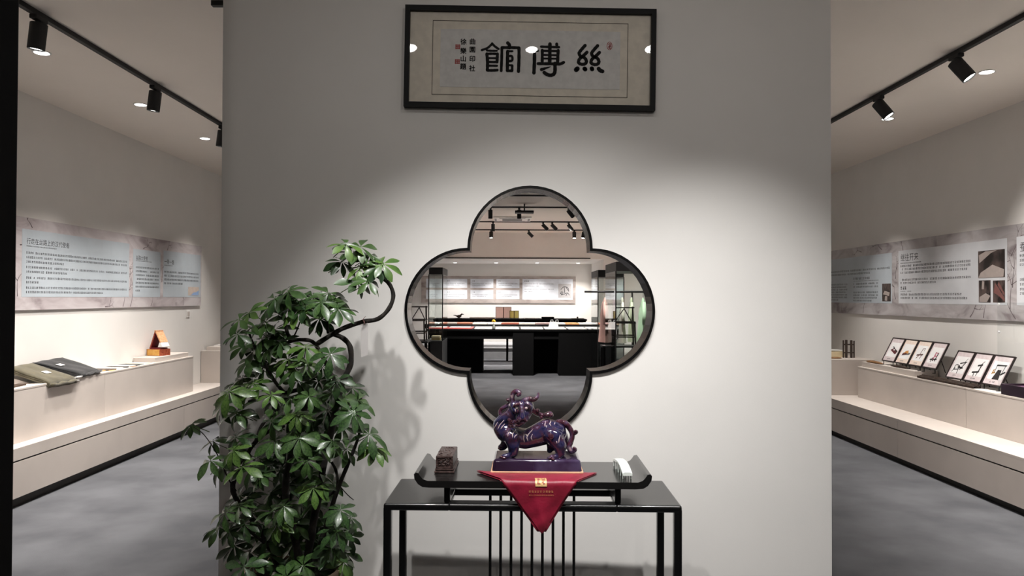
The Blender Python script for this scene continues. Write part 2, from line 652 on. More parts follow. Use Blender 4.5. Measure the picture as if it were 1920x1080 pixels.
for (cx, cy, s_) in ((200, 360, 55), (195, 695, 55)):
    mb = MB()
    for i in range(-1, 2):
        quad(mb, cx - s_, cx + s_, cy + i * 36 - 12, cy + i * 36 + 12, .0058, fa)
        quad(mb, cx + i * 38 - 9, cx + i * 38 + 9, cy - s_, cy + s_, .00583, fa)
    quad(mb, cx - s_, cx - s_ + 9, cy - s_, cy + s_, .00586, fa)
    mb.build('red_seal', M_seal, paper)
mb = MB()
ribbon(mb, [(1812 + 56 * cos(a * pi / 8), 280 + 88 * sin(a * pi / 8)) for a in range(17)], 7, fb, .0058)
for pl in ([(1780, 240), (1830, 230), (1840, 270), (1790, 290)], [(1800, 300), (1845, 300)], [(1815, 250), (1815, 340)], [(1785, 320), (1840, 345)]):
    ribbon(mb, pl, 9, fb, .0059)
mb.build('red_seal', M_seal, paper)
t_ = MB()
quad(t_, -PW / 2 + fw, PW / 2 - fw, -PH / 2 + fw, PH / 2 - fw, .016, pf)
t_.build('glass_sheet', M_glass, pic)

# ------------------------------------------------------------------ table, tray and what stands on it
TC = Vector((.0905, 2.76, 0))
XF[0] = Matrix.Translation(TC) @ Matrix.Rotation(radians(-1.3), 4, 'Z') @ Matrix.Translation(-TC)
TX0, TX1, TY0, TY1, TZ = -.432, .613, 2.58, 2.94, .777
tb = thing('console_table', 'black lacquered console table with open middle and thin rods below', 'table', ((TX0 + TX1) / 2, 2.76, 0))
th = .026
MB().rbox(TX0, -.197, TY0, TY1, TZ - th, TZ, .009, 3).build('top_panel', M_blk, tb, smooth=True)
MB().rbox(.383, TX1, TY0, TY1, TZ - th, TZ, .009, 3).build('top_panel', M_blk, tb, smooth=True)
MB().rbox(-.205, .391, TY0, 2.638, TZ - th, TZ, .009, 3).build('front_rail', M_blk, tb, smooth=True)
MB().rbox(-.205, .391, 2.785, 2.82, TZ - th, TZ - .002, .004).build('middle_rail', M_blk, tb, smooth=True)
MB().rbox(-.205, .391, 2.895, TY1, TZ - th, TZ, .009, 3).build('rear_rail', M_blk, tb, smooth=True)
for x, y in ((TX0 + .014, TY0 + .016), (TX1 - .014, TY0 + .016), (TX0 + .014, TY1 - .016), (TX1 - .014, TY1 - .016)):
    MB().rbox(x - .014, x + .014, y - .016, y + .016, 0, TZ - .012, .006, 3).build('leg', M_blk, tb, smooth=True)
for s_ in (TX0 + .014, TX1 - .014):
    MB().rbox(s_ - .01, s_ + .01, TY0 + .03, TY1 - .03, .08, .1, .004).build('foot_rail', M_blk, tb, smooth=True)
MB().rbox(TX0 + .02, TX1 - .02, 2.79, 2.815, .08, .1, .004).build('stretcher', M_blk, tb, smooth=True)
for i in range(9):
    x = W(920.3 + 19.55 * i, 0, 2.80)[0]
    MB().tube([(x, 2.8025, .1), (x, 2.8025, .76)], .0056, 10).build('rod', M_blk, tb, smooth=True)

# tray stand with upturned ends
RX0, RX1, RY0, RY1, RZ = -.328, .511, 2.572, 2.89, .859
tr = thing('raised_tray', 'low black altar tray with upturned ends standing on the console table', 'tray', ((RX0 + RX1) / 2, 2.73, TZ))
prof_top, prof_bot = [], []
for k in range(9):
    a = pi / 2 * k / 8
    prof_top.append((RX0 + .042 - .030 * sin(a) if k else RX0 + .05, RZ + .030 * (1 - cos(a))))
prof = []
tl = [(RX0 + .004, RZ + .022), (RX0 + .010, RZ + .029), (RX0 + .020, RZ + .027), (RX0 + .027, RZ + .016), (RX0 + .036, RZ + .006), (RX0 + .052, RZ)]
bl = [(RX0 + .060, RZ - .024), (RX0 + .034, RZ - .022), (RX0 + .018, RZ - .012), (RX0 + .006, RZ + .006)]
mir = lambda l: [(RX0 + RX1 - x, z) for x, z in l][::-1]
outline = tl + mir(tl) + mir(bl) + bl
mb = MB()
n = len(outline)
nt_ = len(tl)
ys_ = (RY0, RY0 + .003, RY1 - .003, RY1)
for iy, y in enumerate(ys_):
    k_ = .985 if iy in (0, 3) else 1.0
    for x, z in outline:
        mb.v.append(Vector((.0915 + (x - .0915) * (1 if k_ == 1 else .998), y, RZ - .01 + (z - RZ + .01) * k_)))
for iy in range(3):
    for k in range(n):
        k2 = (k + 1) % n
        mb.f.append((iy * n + k, iy * n + k2, (iy + 1) * n + k2, (iy + 1) * n + k))
for iy, flip in ((0, False), (3, True)):
    b0 = iy * n
    seq = list(range(n))
    # front/back caps as quads between top and bottom rows
    top_i = list(range(0, 2 * nt_))
    bot_i = list(range(2 * nt_, n))[::-1]       # left to right
    tp = [b0 + i for i in top_i]
    bt = [b0 + i for i in bot_i]
    # pair them up: left curl, middle, right curl
    mb.f.append(tuple([tp[0], tp[1], tp[2], tp[3], tp[4], tp[5], bt[3], bt[2], bt[1], bt[0]]))
    mb.f.append(tuple([tp[6], tp[7], tp[8], tp[9], tp[10], tp[11], bt[7], bt[6], bt[5], bt[4]]))
    mb.f.append((tp[5], tp[6], bt[4], bt[3]))
mb.build('tray_board', mat('tray_lacquer', rgb(26, 25, 25), rough=.24, coat=.3), tr, smooth=True, recalc=True, angle=35)
for x in (-.210, .392):
    MB().rbox(x - .011, x + .011, RY0 + .03, RY1 - .03, TZ, RZ - .022, .003).build('foot', M_blk, tr, smooth=True)
for y in (RY0 + .05, RY1 - .05):
    MB().rbox(-.2, .383, y - .008, y + .008, RZ - .034, RZ - .023, .002).build('stretcher', M_blk, tr, smooth=True)

# red cloth
M_cloth = mat('crimson_satin', rgb(126, 8, 38), rgb(148, 14, 50), scale=14, rough=.45, sheen=.12, bump=.2, bscale=90)
CX, CYB, CL, CW = .108, 2.695, .300, .220


def cloth_pt(s_, t, off=0.0, ax=0.0):
    """s across in -1..1, t from the rear corner line (0) to the tip (1)"""
    x = CX + ax * t + s_ * CW * (1 - t) + .016 * t
    l = t * CL
    flat = CYB - (RY0 - .002) - .012
    rad = .014
    if l < flat:
        y, z, ny, nz = CYB - l, RZ + .0025, 0, 1
    elif l < flat + rad * pi / 2:
        a = (l - flat) / rad
        y, z = CYB - flat - rad * sin(a), RZ + .0025 - rad * (1 - cos(a))
        ny, nz = -sin(a), cos(a)
    else:
        d_ = l - flat - rad * pi / 2
        y, z, ny, nz = CYB - flat - rad, RZ + .0025 - rad - d_, -1, 0
    hang = max(0, (l - flat) / (CL - flat))
    xr = s_ * (1 - t)
    fold = .004 * max(0, 1 - abs(xr - .25 + .5 * t) * 9) * hang + .0045 * max(0, 1 - abs(xr + .28 - .35 * t) * 11) * hang + .006 * hang * (sin(xr * 9 + 1.2) + .5 * sin(xr * 17 + t * 9)) + .006 * hang + .0015 * sin(t * 30 + xr * 11) * hang
    flatfold = .0025 * abs(s_) ** 3 * (1 - hang) * (1.2 + sin(s_ * 5)) * (1 if t < .4 else 0)
    return Vector((x, y + ny * (fold + off), z + nz * (off + flatfold + .0012)))


cl = thing('red_cloth', 'crimson satin cloth draped under the glazed beast and over the tray edge', 'cloth', (CX, 2.65, RZ))
for lay, (off, ax, name) in enumerate(((0.0, 0.0, 'upper_layer'), (-.0035, .009, 'lower_layer'), (-.0055, -.011, 'lower_layer'))):
    mb = MB()
    ns, nt2 = 28, 44
    for j in range(nt2 + 1):
        t = j / nt2 * (.999 if lay == 0 else .975)
        for i in range(ns + 1):
            mb.v.append(cloth_pt(-1 + 2 * i / ns, t, off + .0016 * 0, ax))
    for j in range(nt2):
        for i in range(ns):
            a = j * (ns + 1) + i
            mb.f.append((a, a + 1, a + ns + 2, a + ns + 1))
    o = mb.build(name, M_cloth, cl, smooth=True, angle=180)
    md = o.modifiers.new('thick', 'SOLIDIFY')
    md.thickness = .0008
M_gold = mat('gold_thread', rgb(214, 168, 112), rgb(232, 196, 140), scale=200, rough=.45, metal=.2)


def cloth_plane(u, v, d):      # u metres across from the cloth's middle, v metres along from the rear line
    t = v / CL
    return cloth_pt((u - 0) / max(.01, CW * (1 - t)), t, d + .0012)


emb = MB()
u0, u1, v0, v1 = -.014, .026, .096, .138
n = 6
for j in range(n + 1):
    for i in range(n + 1):
        emb.v.append(cloth_plane(u0 + (u1 - u0) * i / n, v0 + (v1 - v0) * j / n, .0014))
for j in range(n):
    for i in range(n):
        a = j * (n + 1) + i
        emb.f.append((a, a + 1, a + n + 2, a + n + 1))
eo = emb.build('emblem_patch', M_gold, cl, smooth=True)
em = MB()
for st in ([(0.0030, 0.1040), (-0.0060, 0.1040), (-0.0060, 0.1300), (0.0030, 0.1300)], [(-0.0060, 0.1170), (0.0020, 0.1170)], [(-0.0020, 0.1070), (-0.0020, 0.1280)],
           [(0.0100, 0.1040), (0.0100, 0.1160), (0.0190, 0.1160), (0.0190, 0.1040)], [(0.0145, 0.1060), (0.0145, 0.1160)], [(0.0100, 0.1210), (0.0190, 0.1210)],
           [(0.0145, 0.1210), (0.0145, 0.1310)], [(0.0100, 0.1260), (0.0190, 0.1300)]):
    for a, b in zip(st[:-1], st[1:]):
        ribbon(em, [a, b], .0011, cloth_plane, .0020)
em.build('seal_mark', M_seal, eo)
mb = MB()
rng = random.Random(3)
text_rows(mb, -.038, .050, [.152], .0085, .0016, cloth_plane, rng, pitch=.0098)
text_rows(mb, -.038, .050, [.166], .0042, .0016, cloth_plane, rng, pitch=.0046)
mb.build('embroidered_lettering', mat('dull_gold_thread', rgb(176, 96, 70), rgb(200, 150, 96), scale=300, rough=.5), cl)

# ------------------------------------------------------------------ glazed beast
def glaze(name, ramp, scale, rough=.08):
    m = mat(name, ramp[0][1], ramp[1][1], scale=scale, rough=rough, coat=1.0, bump=.18, bscale=38)
    nt = m.node_tree
    rp = [n_ for n_ in nt.nodes if n_.type == 'VALTORGB'][0]
    els = rp.color_ramp.elements
    els[0].position, els[0].color = ramp[0]
    els[1].position, els[1].color = ramp[-1]
    for p, c in ramp[1:-1]:
        e = els.new(p)
        e.color = c
    return m


M_glaze = glaze('flambe_glaze', [(.30, rgb(16, 14, 26)), (.42, rgb(38, 37, 72)), (.52, rgb(50, 40, 66)), (.62, rgb(66, 36, 52)), (.74, rgb(116, 104, 136))], 30)
M_glaze2 = glaze('flambe_glaze_red', [(.3, rgb(38, 20, 32)), (.48, rgb(70, 34, 46)), (.6, rgb(76, 58, 84)), (.76, rgb(176, 148, 146))], 44)
M_glazeb = glaze('flambe_glaze_base', [(.3, rgb(34, 18, 38)), (.55, rgb(48, 30, 58)), (.8, rgb(78, 68, 98))], 9)
M_pale = mat('pale_eyes_and_highlights', rgb(176, 152, 168), rgb(208, 188, 184), scale=60, rough=.1, coat=1.0)  # pale glaze of the eyes; on the ribs it paints highlights
M_biscuit = mat('bare_biscuit_clay', rgb(206, 160, 128), scale=40, rough=.8)

SY = 2.75


def S(u, v, dy=0.0):
    X, Z = W(900 + .1481 * u, 720 + .1481 * v, SY)
    return Vector((X, SY + dy, Z - .004))


SU = .1481 * SY / F_PX         # metres per zoom unit


def chain(bm, pts, seg=5):
    """pts: (u, v, dy, r) -> overlapping balls"""
    for i in range(len(pts) - 1):
        a, b = pts[i], pts[i + 1]
        for k in range(seg + (1 if i == len(pts) - 2 else 0)):
            t = k / seg
            t_s = t
            q = [a[j] + (b[j] - a[j]) * t_s for j in range(4)]
            bmesh.ops.create_icosphere(bm, subdivisions=2, radius=q[3] * SU, matrix=Matrix.Translation(S(q[0], q[1], q[2])))


st = thing('glazed_beast', 'glossy purple blue glazed ceramic beast looking back over its shoulder', 'statue', (S(700, 0)[0], SY, RZ))


def remeshed(fill, voxel, smooth_it, name):
    bm = bmesh.new()
    fill(bm)
    me = bpy.data.meshes.new('tmp')
    bm.to_mesh(me)
    bm.free()
    ob = bpy.data.objects.new('tmp', me)
    COL.objects.link(ob)
    r = ob.modifiers.new('r', 'REMESH')
    r.mode = 'VOXEL'
    r.voxel_size = voxel
    s = ob.modifiers.new('s', 'SMOOTH')
    s.factor = .5
    s.iterations = smooth_it
    dg = bpy.context.evaluated_depsgraph_get()
    out = bpy.data.meshes.new_from_object(ob.evaluated_get(dg))
    mb = MB().add([v.co.copy() for v in out.vertices], [tuple(p.vertices) for p in out.polygons])
    bpy.data.objects.remove(ob)
    bpy.data.meshes.remove(me)
    bpy.data.meshes.remove(out)
    return mb


def beast(bm):
    # trunk
    chain(bm, [(285, 545, 0, 116), (335, 590, -.004, 136), (450, 655, -.006, 128), (580, 684, 0, 122), (720, 638, .004, 142), (860, 580, .004, 164), (950, 596, .004, 156)], 6)
    chain(bm, [(370, 600, -.028, 84), (420, 640, -.034, 90)], 3)
    chain(bm, [(900, 600, -.03, 108), (960, 620, -.034, 100)], 3)
    chain(bm, [(272, 500, 0, 104), (325, 450, 0, 108), (400, 400, -.006, 106), (440, 350, -.012, 108)], 4)      # neck
    # head, turned back and a little towards the viewer
    chain(bm, [(450, 265, -.012, 92), (520, 270, -.018, 108), (560, 340, -.03, 98), (520, 420, -.04, 72), (490, 460, -.042, 50)], 5)
    chain(bm, [(600, 215, -.02, 50), (640, 260, -.03, 42), (625, 330, -.035, 44)], 4)     # brow and cheek
    chain(bm, [(430, 230, -.035, 48), (450, 290, -.05, 40)], 3)
    chain(bm, [(560, 400, -.05, 42), (600, 390, -.045, 36)], 3)      # muzzle
    # legs: near fore, far fore, near hind, far hind
    chain(bm, [(400, 650, -.03, 92), (435, 740, -.035, 80), (432, 820, -.036, 66), (400, 862, -.04, 40), (310, 866, -.045, 34)], 5)
    chain(bm, [(330, 690, .03, 70), (320, 770, .035, 56), (300, 800, .036, 50), (270, 806, .03, 44)], 5)
    chain(bm, [(940, 640, -.03, 110), (1010, 730, -.04, 88), (1020, 810, -.042, 64), (1000, 866, -.045, 38), (905, 868, -.05, 34)], 5)
    chain(bm, [(1040, 660, .02, 90), (1080, 720, .03, 70), (1060, 800, .035, 60), (900, 800, .03, 46)], 5)
    chain(bm, [(900, 720, .02, 60), (905, 800, .022, 52), (890, 830, .018, 40)], 4)


body = remeshed(beast, .0032, 5, 'body').build('body', M_glaze, st, smooth=True, angle=180)


def curl(bm_pts, name, m, r0=None):
    mb = MB()
    P = [S(u, v, dy) for u, v, dy, r in bm_pts]
    R = [r * SU for u, v, dy, r in bm_pts]
    dense, dr = [], []
    n = len(P)
    for i in range(n - 1):
        p0, p1, p2, p3 = P[max(i - 1, 0)], P[i], P[i + 1], P[min(i + 2, n - 1)]
        for k in range(6):
            t = k / 6
            dense.append(.5 * ((2 * p1) + (p2 - p0) * t + (2 * p0 - 5 * p1 + 4 * p2 - p3) * t * t + (3 * p1 - p0 - 3 * p2 + p3) * t ** 3))
            dr.append(R[i] + (R[i + 1] - R[i]) * t)
    dense.append(P[-1])
    dr.append(R[-1])
    mb.tube(dense, dr, 12)
    mb.ball(dense[-1], dr[-1] * 1.0)
    mb.ball(dense[0], dr[0])
    return mb.build(name, m, st, smooth=True, angle=180)


curl([(430, 240, -.02, 34), (412, 160, -.024, 34), (430, 90, -.026, 34), (475, 68, -.028, 34), (508, 88, -.034, 30), (490, 108, -.04, 24)], 'horn', M_glaze2)
curl([(570, 190, -.02, 44), (630, 168, -.02, 36), (690, 172, -.018, 30), (735, 140, -.016, 24), (742, 100, -.014, 16)], 'horn', M_glaze2)
curl([(430, 230, .0, 34), (380, 190, .0, 30), (352, 185, -.004, 20)], 'ear', M_glaze2)
curl([(400, 230, .006, 36), (340, 270, .008, 30), (280, 305, .006, 26), (258, 350, .004, 24), (280, 385, .002, 22), (320, 368, 0, 17)], 'mane_curl', M_glaze2)
mc = curl([(640, 240, -.01, 40), (665, 300, -.008, 34), (710, 345, -.004, 30), (770, 372, 0, 30), (830, 378, .002, 32), (890, 368, .004, 42)], 'mane_curl', M_glaze2)
for u, v, r in ((735, 312, 28), (782, 402, 24), (845, 372, 26), (905, 368, 30)):
    MB().ball(S(u, v, -.012), r * SU).build('mane_knob', M_glaze2, st, smooth=True, angle=180)
tl_ = curl([(1000, 470, .004, 42), (1080, 480, .004, 40), (1140, 540, .004, 36), (1175, 620, .004, 34), (1160, 700, .002, 34), (1135, 770, 0, 36), (1160, 822, -.004, 36),
            (1205, 800, -.01, 30), (1190, 775, -.016, 18)], 'tail', M_glaze2)
curl([(1170, 610, .004, 26), (1205, 600, 0, 26), (1222, 582, -.004, 26), (1210, 568, -.01, 18)], 'tail_tuft', M_glaze2)
for (u, v) in ((470, 262), (592, 262)):
    MB().ball(S(u, v, -.054), 19 * SU).build('eye', M_pale, st, smooth=True, angle=180)
for u, v, dy in ((285, 870, -.056), (320, 880, -.06), (885, 872, -.06), (920, 880, -.064), (255, 815, .018)):
    mb = MB()
    mb.ball(S(u, v - 6, dy), 22 * SU, (1.2, 1, .8))
    mb.build('paw_toe', M_glaze2, st, smooth=True, angle=180)
curl([(585, 205, -.05, 20), (615, 215, -.055, 22), (640, 240, -.05, 20), (630, 262, -.052, 14)], 'brow', M_glaze2)
curl([(495, 215, -.055, 20), (465, 218, -.058, 22), (440, 240, -.052, 20), (448, 262, -.05, 14)], 'brow', M_glaze2)
curl([(530, 250, -.06, 24), (540, 320, -.066, 28), (545, 372, -.072, 34)], 'nose', M_glaze)
for du in (-26, 26):
    MB().ball(S(545 + du, 385, -.076), 22 * SU).build('nostril', M_glaze2, st, smooth=True, angle=180)
curl([(480, 400, -.06, 14), (510, 425, -.068, 16), (550, 430, -.072, 16), (595, 410, -.066, 14)], 'lip', M_glaze2)
for (u, v, r) in ((400, 425, 36), (470, 440, 30), (430, 480, 26), (385, 480, 24)):
    pts = []
    for k in range(14):
        a = k / 13 * 4.2 * pi / 2
        rr_ = r * (1 - .062 * k)
        pts.append((u + rr_ * cos(a), v + rr_ * sin(a), -.052 - .0006 * k, 10 - .3 * k))
    curl(pts, 'beard_curl', M_glaze2)
# raised ribs whose pale colour paints the highlight streaks on the body
bm_body = bmesh.new()
from mathutils.bvhtree import BVHTree
inv = ROOTM[st.name]
bvh = BVHTree.FromPolygons([inv @ v.co for v in body.data.vertices], [tuple(p.vertices) for p in body.data.polygons])
bm_body.free()
ribs = [[(255, 455), (225, 510), (205, 565)], [(335, 425), (280, 490), (245, 565)], [(345, 470), (310, 510), (290, 545)],
        [(415, 545), (385, 585), (380, 630)], [(455, 560), (440, 590), (445, 640)], [(500, 590), (470, 610), (465, 640)], [(480, 545), (455, 575)],
        [(585, 595), (578, 650), (598, 720)], [(695, 545), (640, 600), (620, 640), (640, 700)], [(690, 595), (672, 640), (695, 685)], [(600, 600), (640, 620)],
        [(860, 440), (845, 480), (850, 510)], [(925, 435), (905, 470), (925, 500)], [(975, 455), (960, 490)], [(1030, 590), (1015, 640), (1010, 700)], [(985, 660), (990, 700)],
        [(530, 190), (545, 230)], [(560, 200), (570, 215)], [(400, 210), (410, 270)], [(470, 270), (480, 320)]]
for rb in ribs:
    pts = []
    for i in range(len(rb) - 1):
        for k in range(4):
            t = k / 4
            u = rb[i][0] + (rb[i + 1][0] - rb[i][0]) * t
            v = rb[i][1] + (rb[i + 1][1] - rb[i][1]) * t
            p = S(u, v, -.3)
            p = XF[0] @ p
            hit = bvh.ray_cast(p, Vector((0, 1, 0)))
            if hit[0]:
                pts.append(XF[0].inverted() @ (hit[0] + hit[1] * .0004))
    if len(pts) > 2:
        m_ = len(pts)
        MB().tube(pts, [.0019 * (.35 + .65 * sin(pi * (i + .4) / m_)) for i in range(m_)], 8).build('highlight_rib', M_pale, st, smooth=True, angle=180)
for (u, v, r) in ((915, 605, 38), (400, 420, 26), (470, 430, 22), (500, 300, 22), (600, 275, 20)):
    p = bvh.ray_cast(XF[0] @ S(u, v, -.3), Vector((0, 1, 0)))[0]
    if p:
        MB().ball(XF[0].inverted() @ p, r * SU, (1, .5, 1)).build('boss', M_glaze2, st, smooth=True, angle=180)

# base of the beast
bx0, bx1 = W(922, 0, 2.672)[0], W(1096, 0, 2.672)[0]
by0, by1 = 2.672, 2.855
MB().rbox(bx0, bx1, by0, by1, RZ + .003, RZ + .011, .003).build('clay_foot', M_biscuit, st, smooth=True)
bm = bmesh.new()
bmesh.ops.create_cube(bm, size=1)
for v in bm.verts:
    k = .005 if v.co.z < 0 else .010
    v.co = Vector(((bx0 + k) if v.co.x < 0 else (bx1 - k), (by0 + k) if v.co.y < 0 else (by1 - k), RZ + .009 if v.co.z < 0 else RZ + .053))
bmesh.ops.bevel(bm, geom=[e for e in bm.edges if max(v.co.z for v in e.verts) > RZ + .03], offset=.011, segments=5, profile=.5, affect='EDGES')
MB().bm(bm).build('plinth', M_glazeb, st, smooth=True, angle=50)

# dark carved seal box
M_carve = mat('carved_rosewood', rgb(52, 36, 34), rgb(84, 66, 62), scale=90, rough=.42, bump=.9, bscale=95, detail=5)
sb = thing('carved_box', 'small dark carved wooden box on a stepped foot, beside the plant', 'box', (-.229, 2.7720, RZ))
bxc = -.229
MB().rbox(bxc - .0365, bxc + .0365, 2.6800, 2.8700, RZ + .001, RZ + .008, .002).build('foot_moulding', M_carve, sb, smooth=True)
MB().rbox(bxc - .034, bxc + .034, 2.6830, 2.8670, RZ + .010, RZ + .017, .002).build('foot_moulding', M_carve, sb, smooth=True)
MB().rbox(bxc - .033, bxc + .033, 2.6850, 2.8650, RZ + .007, RZ + .011, .001).build('foot_neck', M_blk, sb)
MB().rbox(bxc - .0315, bxc + .0315, 2.6860, 2.8640, RZ + .016, RZ + .062, .003).build('body', M_carve, sb, smooth=True)
mb = MB()
for (x0, x1, z0, z1) in ((-.031, .031, .056, .061), (-.031, .031, .018, .023), (-.031, -.026, .018, .061), (.026, .031, .018, .061)):
    mb.box(bxc + x0, bxc + x1, 2.6838, 2.6865, RZ + z0, RZ + z1)
mb.build('front_border', M_carve, sb)
for i in range(26):
    u, v = random.uniform(-.022, .022), random.uniform(.028, .052)
    a = random.uniform(0, pi)
    mb = MB()
    l = .0045
    mb.tube([(bxc + u - l * cos(a), 2.6855, RZ + v - l * .6 * sin(a)), (bxc + u + .001, 2.6840, RZ + v + .001), (bxc + u + l * cos(a), 2.6855, RZ + v + l * .6 * sin(a))], .0014, 6)
    mb.build('carved_scroll', M_carve, sb, smooth=True)
for i in range(16):
    x, y = bxc + random.uniform(-.025, .025), random.uniform(2.6970, 2.8520)
    a = random.uniform(0, pi)
    mb = MB()
    mb.tube([(x - .007 * cos(a), y - .007 * sin(a), RZ + .0612), (x, y + .003, RZ + .0634), (x + .007 * cos(a), y + .007 * sin(a), RZ + .0612)], .0022, 6)
    mb.build('carved_scroll', M_carve, sb, smooth=True)

# pale arched rest
M_jade = mat('pale_jade_porcelain', rgb(226, 238, 230), rgb(240, 246, 240), scale=30, rough=.2, coat=.5)
jd = thing('porcelain_rest', 'white arched porcelain brush rest with small side legs near the tray end', 'brush rest', (.424, 2.72, RZ))
mb = MB()
NJ = 18
for i in range(NJ + 1):
    t = i / NJ
    y = 2.607 + .225 * t
    xc = .426 - .008 * t
    zz = RZ + .012 + .024 * sin(pi * (t * .88 + .06)) ** .8
    for (dx, dz) in ((-.017, -.004), (.017, -.004), (.017, .004), (.010, .008), (-.010, .008), (-.017, .004)):
        mb.v.append(Vector((xc + dx, y, zz + dz)))
for i in range(NJ):
    for k in range(6):
        k2 = (k + 1) % 6
        mb.f.append((i * 6 + k, i * 6 + k2, (i + 1) * 6 + k2, (i + 1) * 6 + k))
mb.f.append(tuple(range(6))[::-1])
mb.f.append(tuple(NJ * 6 + k for k in range(6)))
mb.build('arch', M_jade, jd, smooth=True, recalc=True)
for i in range(5):
    t = (i + .25) / 4.5
    y = 2.607 + .225 * min(t, .985)
    xc = .426 - .008 * t
    zz = RZ + .010 + .024 * sin(pi * (min(t, 1) * .88 + .06)) ** .8
    for s_ in (-1, 1):
        MB().rbox(xc + s_ * .014 - .0022, xc + s_ * .014 + .0022, y - .003, y + .003, RZ, zz, .0008, 1).build('leg', M_jade, jd)
XF[0] = None

# ------------------------------------------------------------------ umbrella plant
M_leaf = mat('umbrella_leaf', rgb(36, 60, 29), rgb(70, 98, 50), scale=14, rough=.34, coat=.12, spec=.5)
M_leaf2 = mat('umbrella_leaf_dark', rgb(28, 50, 27), rgb(58, 86, 44), scale=14, rough=.36, coat=.12)
M_leaf3 = mat('umbrella_leaf_young', rgb(58, 88, 38), rgb(94, 124, 58), scale=14, rough=.36, coat=.1)
M_bark = mat('dark_bark', rgb(26, 23, 20), rgb(44, 38, 33), scale=40, rough=.85, bump=.5, bscale=90)
M_petiole = mat('green_stalk', rgb(72, 84, 44), scale=30, rough=.6)
PY = 2.76
plant_loc = (-.80, PY, 0)
pl = thing('umbrella_plant', 'tall potted umbrella plant with twisting dark stems and glossy palmate leaves', 'plant', plant_loc)
c6 = lambda u, v: (340 + .30545 * u, 430 + .30545 * v)
c7 = lambda u, v: (340 + .30545 * u, 750 + .30545 * v)


def PP(pt, dy):
    X, Z = W(pt[0], pt[1], PY + dy)
    return Vector((X, PY + dy, Z))


def smoothpath(P, k=5):
    out = []
    n = len(P)
    for i in range(n - 1):
        p0, p1, p2, p3 = P[max(i - 1, 0)], P[i], P[i + 1], P[min(i + 2, n - 1)]
        for j in range(k):
            t = j / k
            out.append(.5 * ((2 * p1) + (p2 - p0) * t + (2 * p0 - 5 * p1 + 4 * p2 - p3) * t * t + (3 * p1 - p0 - 3 * p2 + p3) * t ** 3))
    out.append(P[-1])
    return out


branches = [
    # (points, start radius, end radius, depth start, depth end)
    ([c7(760, 1080), c7(800, 880), c7(830, 700), c7(865, 540), c7(880, 400), c7(925, 200), c6(975, 1010), c6(1000, 930), c6(1042, 830), c6(1040, 730), c6(1000, 675), c6(935, 645)], .016, .009, .02, .04),
    ([c6(840, 705), c6(935, 645), c6(1010, 605), c6(1120, 570), c6(1210, 552), c6(1275, 490), c6(1302, 410), c6(1275, 335), c6(1220, 298), c6(1150, 265), c6(1110, 190)], .0095, .007, .04, .0),
    ([c6(905, 640), c6(900, 590), c6(915, 500), c6(900, 440)], .006, .004, .04, .0),
    ([c6(600, 735), c6(680, 690), c6(760, 682), c6(820, 702), c6(880, 800), c6(930, 900), c6(970, 960)], .007, .008, .03, .04),
    ([c6(690, 690), c6(655, 640), c6(640, 560), c6(620, 470)], .0085, .004, .03, .0),
    ([c6(690, 672), c6(712, 625), c6(731, 574)], .003, .0028, .02, .01),
    ([c6(640, 1010), c6(575, 930), c6(530, 850), c6(470, 760), c6(420, 640)], .0075, .004, .02, -.01),
    ([c7(760, 1080), c7(700, 800), c7(650, 560), c7(690, 300), c7(760, 60), c6(800, 980), c6(640, 1010)], .016, .008, -.02, .02),
    ([c7(640, 1080), c7(500, 800), c7(330, 560), c7(400, 370), c7(460, 265), c7(545, 195), c7(640, 160)], .011, .006, .0, .0),
    ([c7(465, 265), c7(490, 190), c7(530, 120), c7(600, 70), c6(530, 1030), c6(420, 1062)], .0075, .005, .0, .0),
    ([c7(800, 1080), c7(910, 740), c7(960, 570), c7(1015, 430), c7(1060, 320), c7(1100, 190), c7(1080, 60)], .011, .004, -.03, -.05),
    ([c7(900, 590), c7(965, 540), c7(960, 440), c7(930, 380)], .006, .005, -.02, -.02),
    ([c7(975, 520), c7(1030, 580), c7(1068, 612)], .002, .0014, -.02, -.03),
    ([c7(350, 560), c7(300, 480), c7(230, 330), c7(150, 215), c7(90, 170)], .003, .0012, -.02, -.06),
    ([c7(560, 900), c7(430, 800), c7(340, 730), c7(270, 760)], .006, .003, -.03, -.08),
]
for pts, r0, r1, d0, d1 in branches:
    n = len(pts)
    P = smoothpath([PP(p, d0 + (d1 - d0) * i / (n - 1)) for i, p in enumerate(pts)])
    m = len(P)
    MB().tube(P, [(r0 + (r1 - r0) * i / (m - 1)) * (1 + .07 * sin(i * 1.3)) for i in range(m)], 9).build('stem', M_bark, pl, smooth=True, angle=180)
POTX, POTZ = -.80, .49
MB().lathe([(.12, 0), (.135, .01), (.165, .40), (.178, .45), (.178, .485), (.170, .49), (.162, .482), (.158, .45)], 32, Matrix.Translation((POTX, PY, 0))).build(
    'pot', mat('tan_ceramic', rgb(176, 150, 126), rgb(190, 166, 142), scale=10, rough=.6), pl, smooth=True)
MB().disc((POTX, PY, .455), .158, (0, 0, 1), 32).build('soil', mat('potting_soil', rgb(46, 36, 28), rgb(66, 52, 40), scale=60, rough=.95), pl)


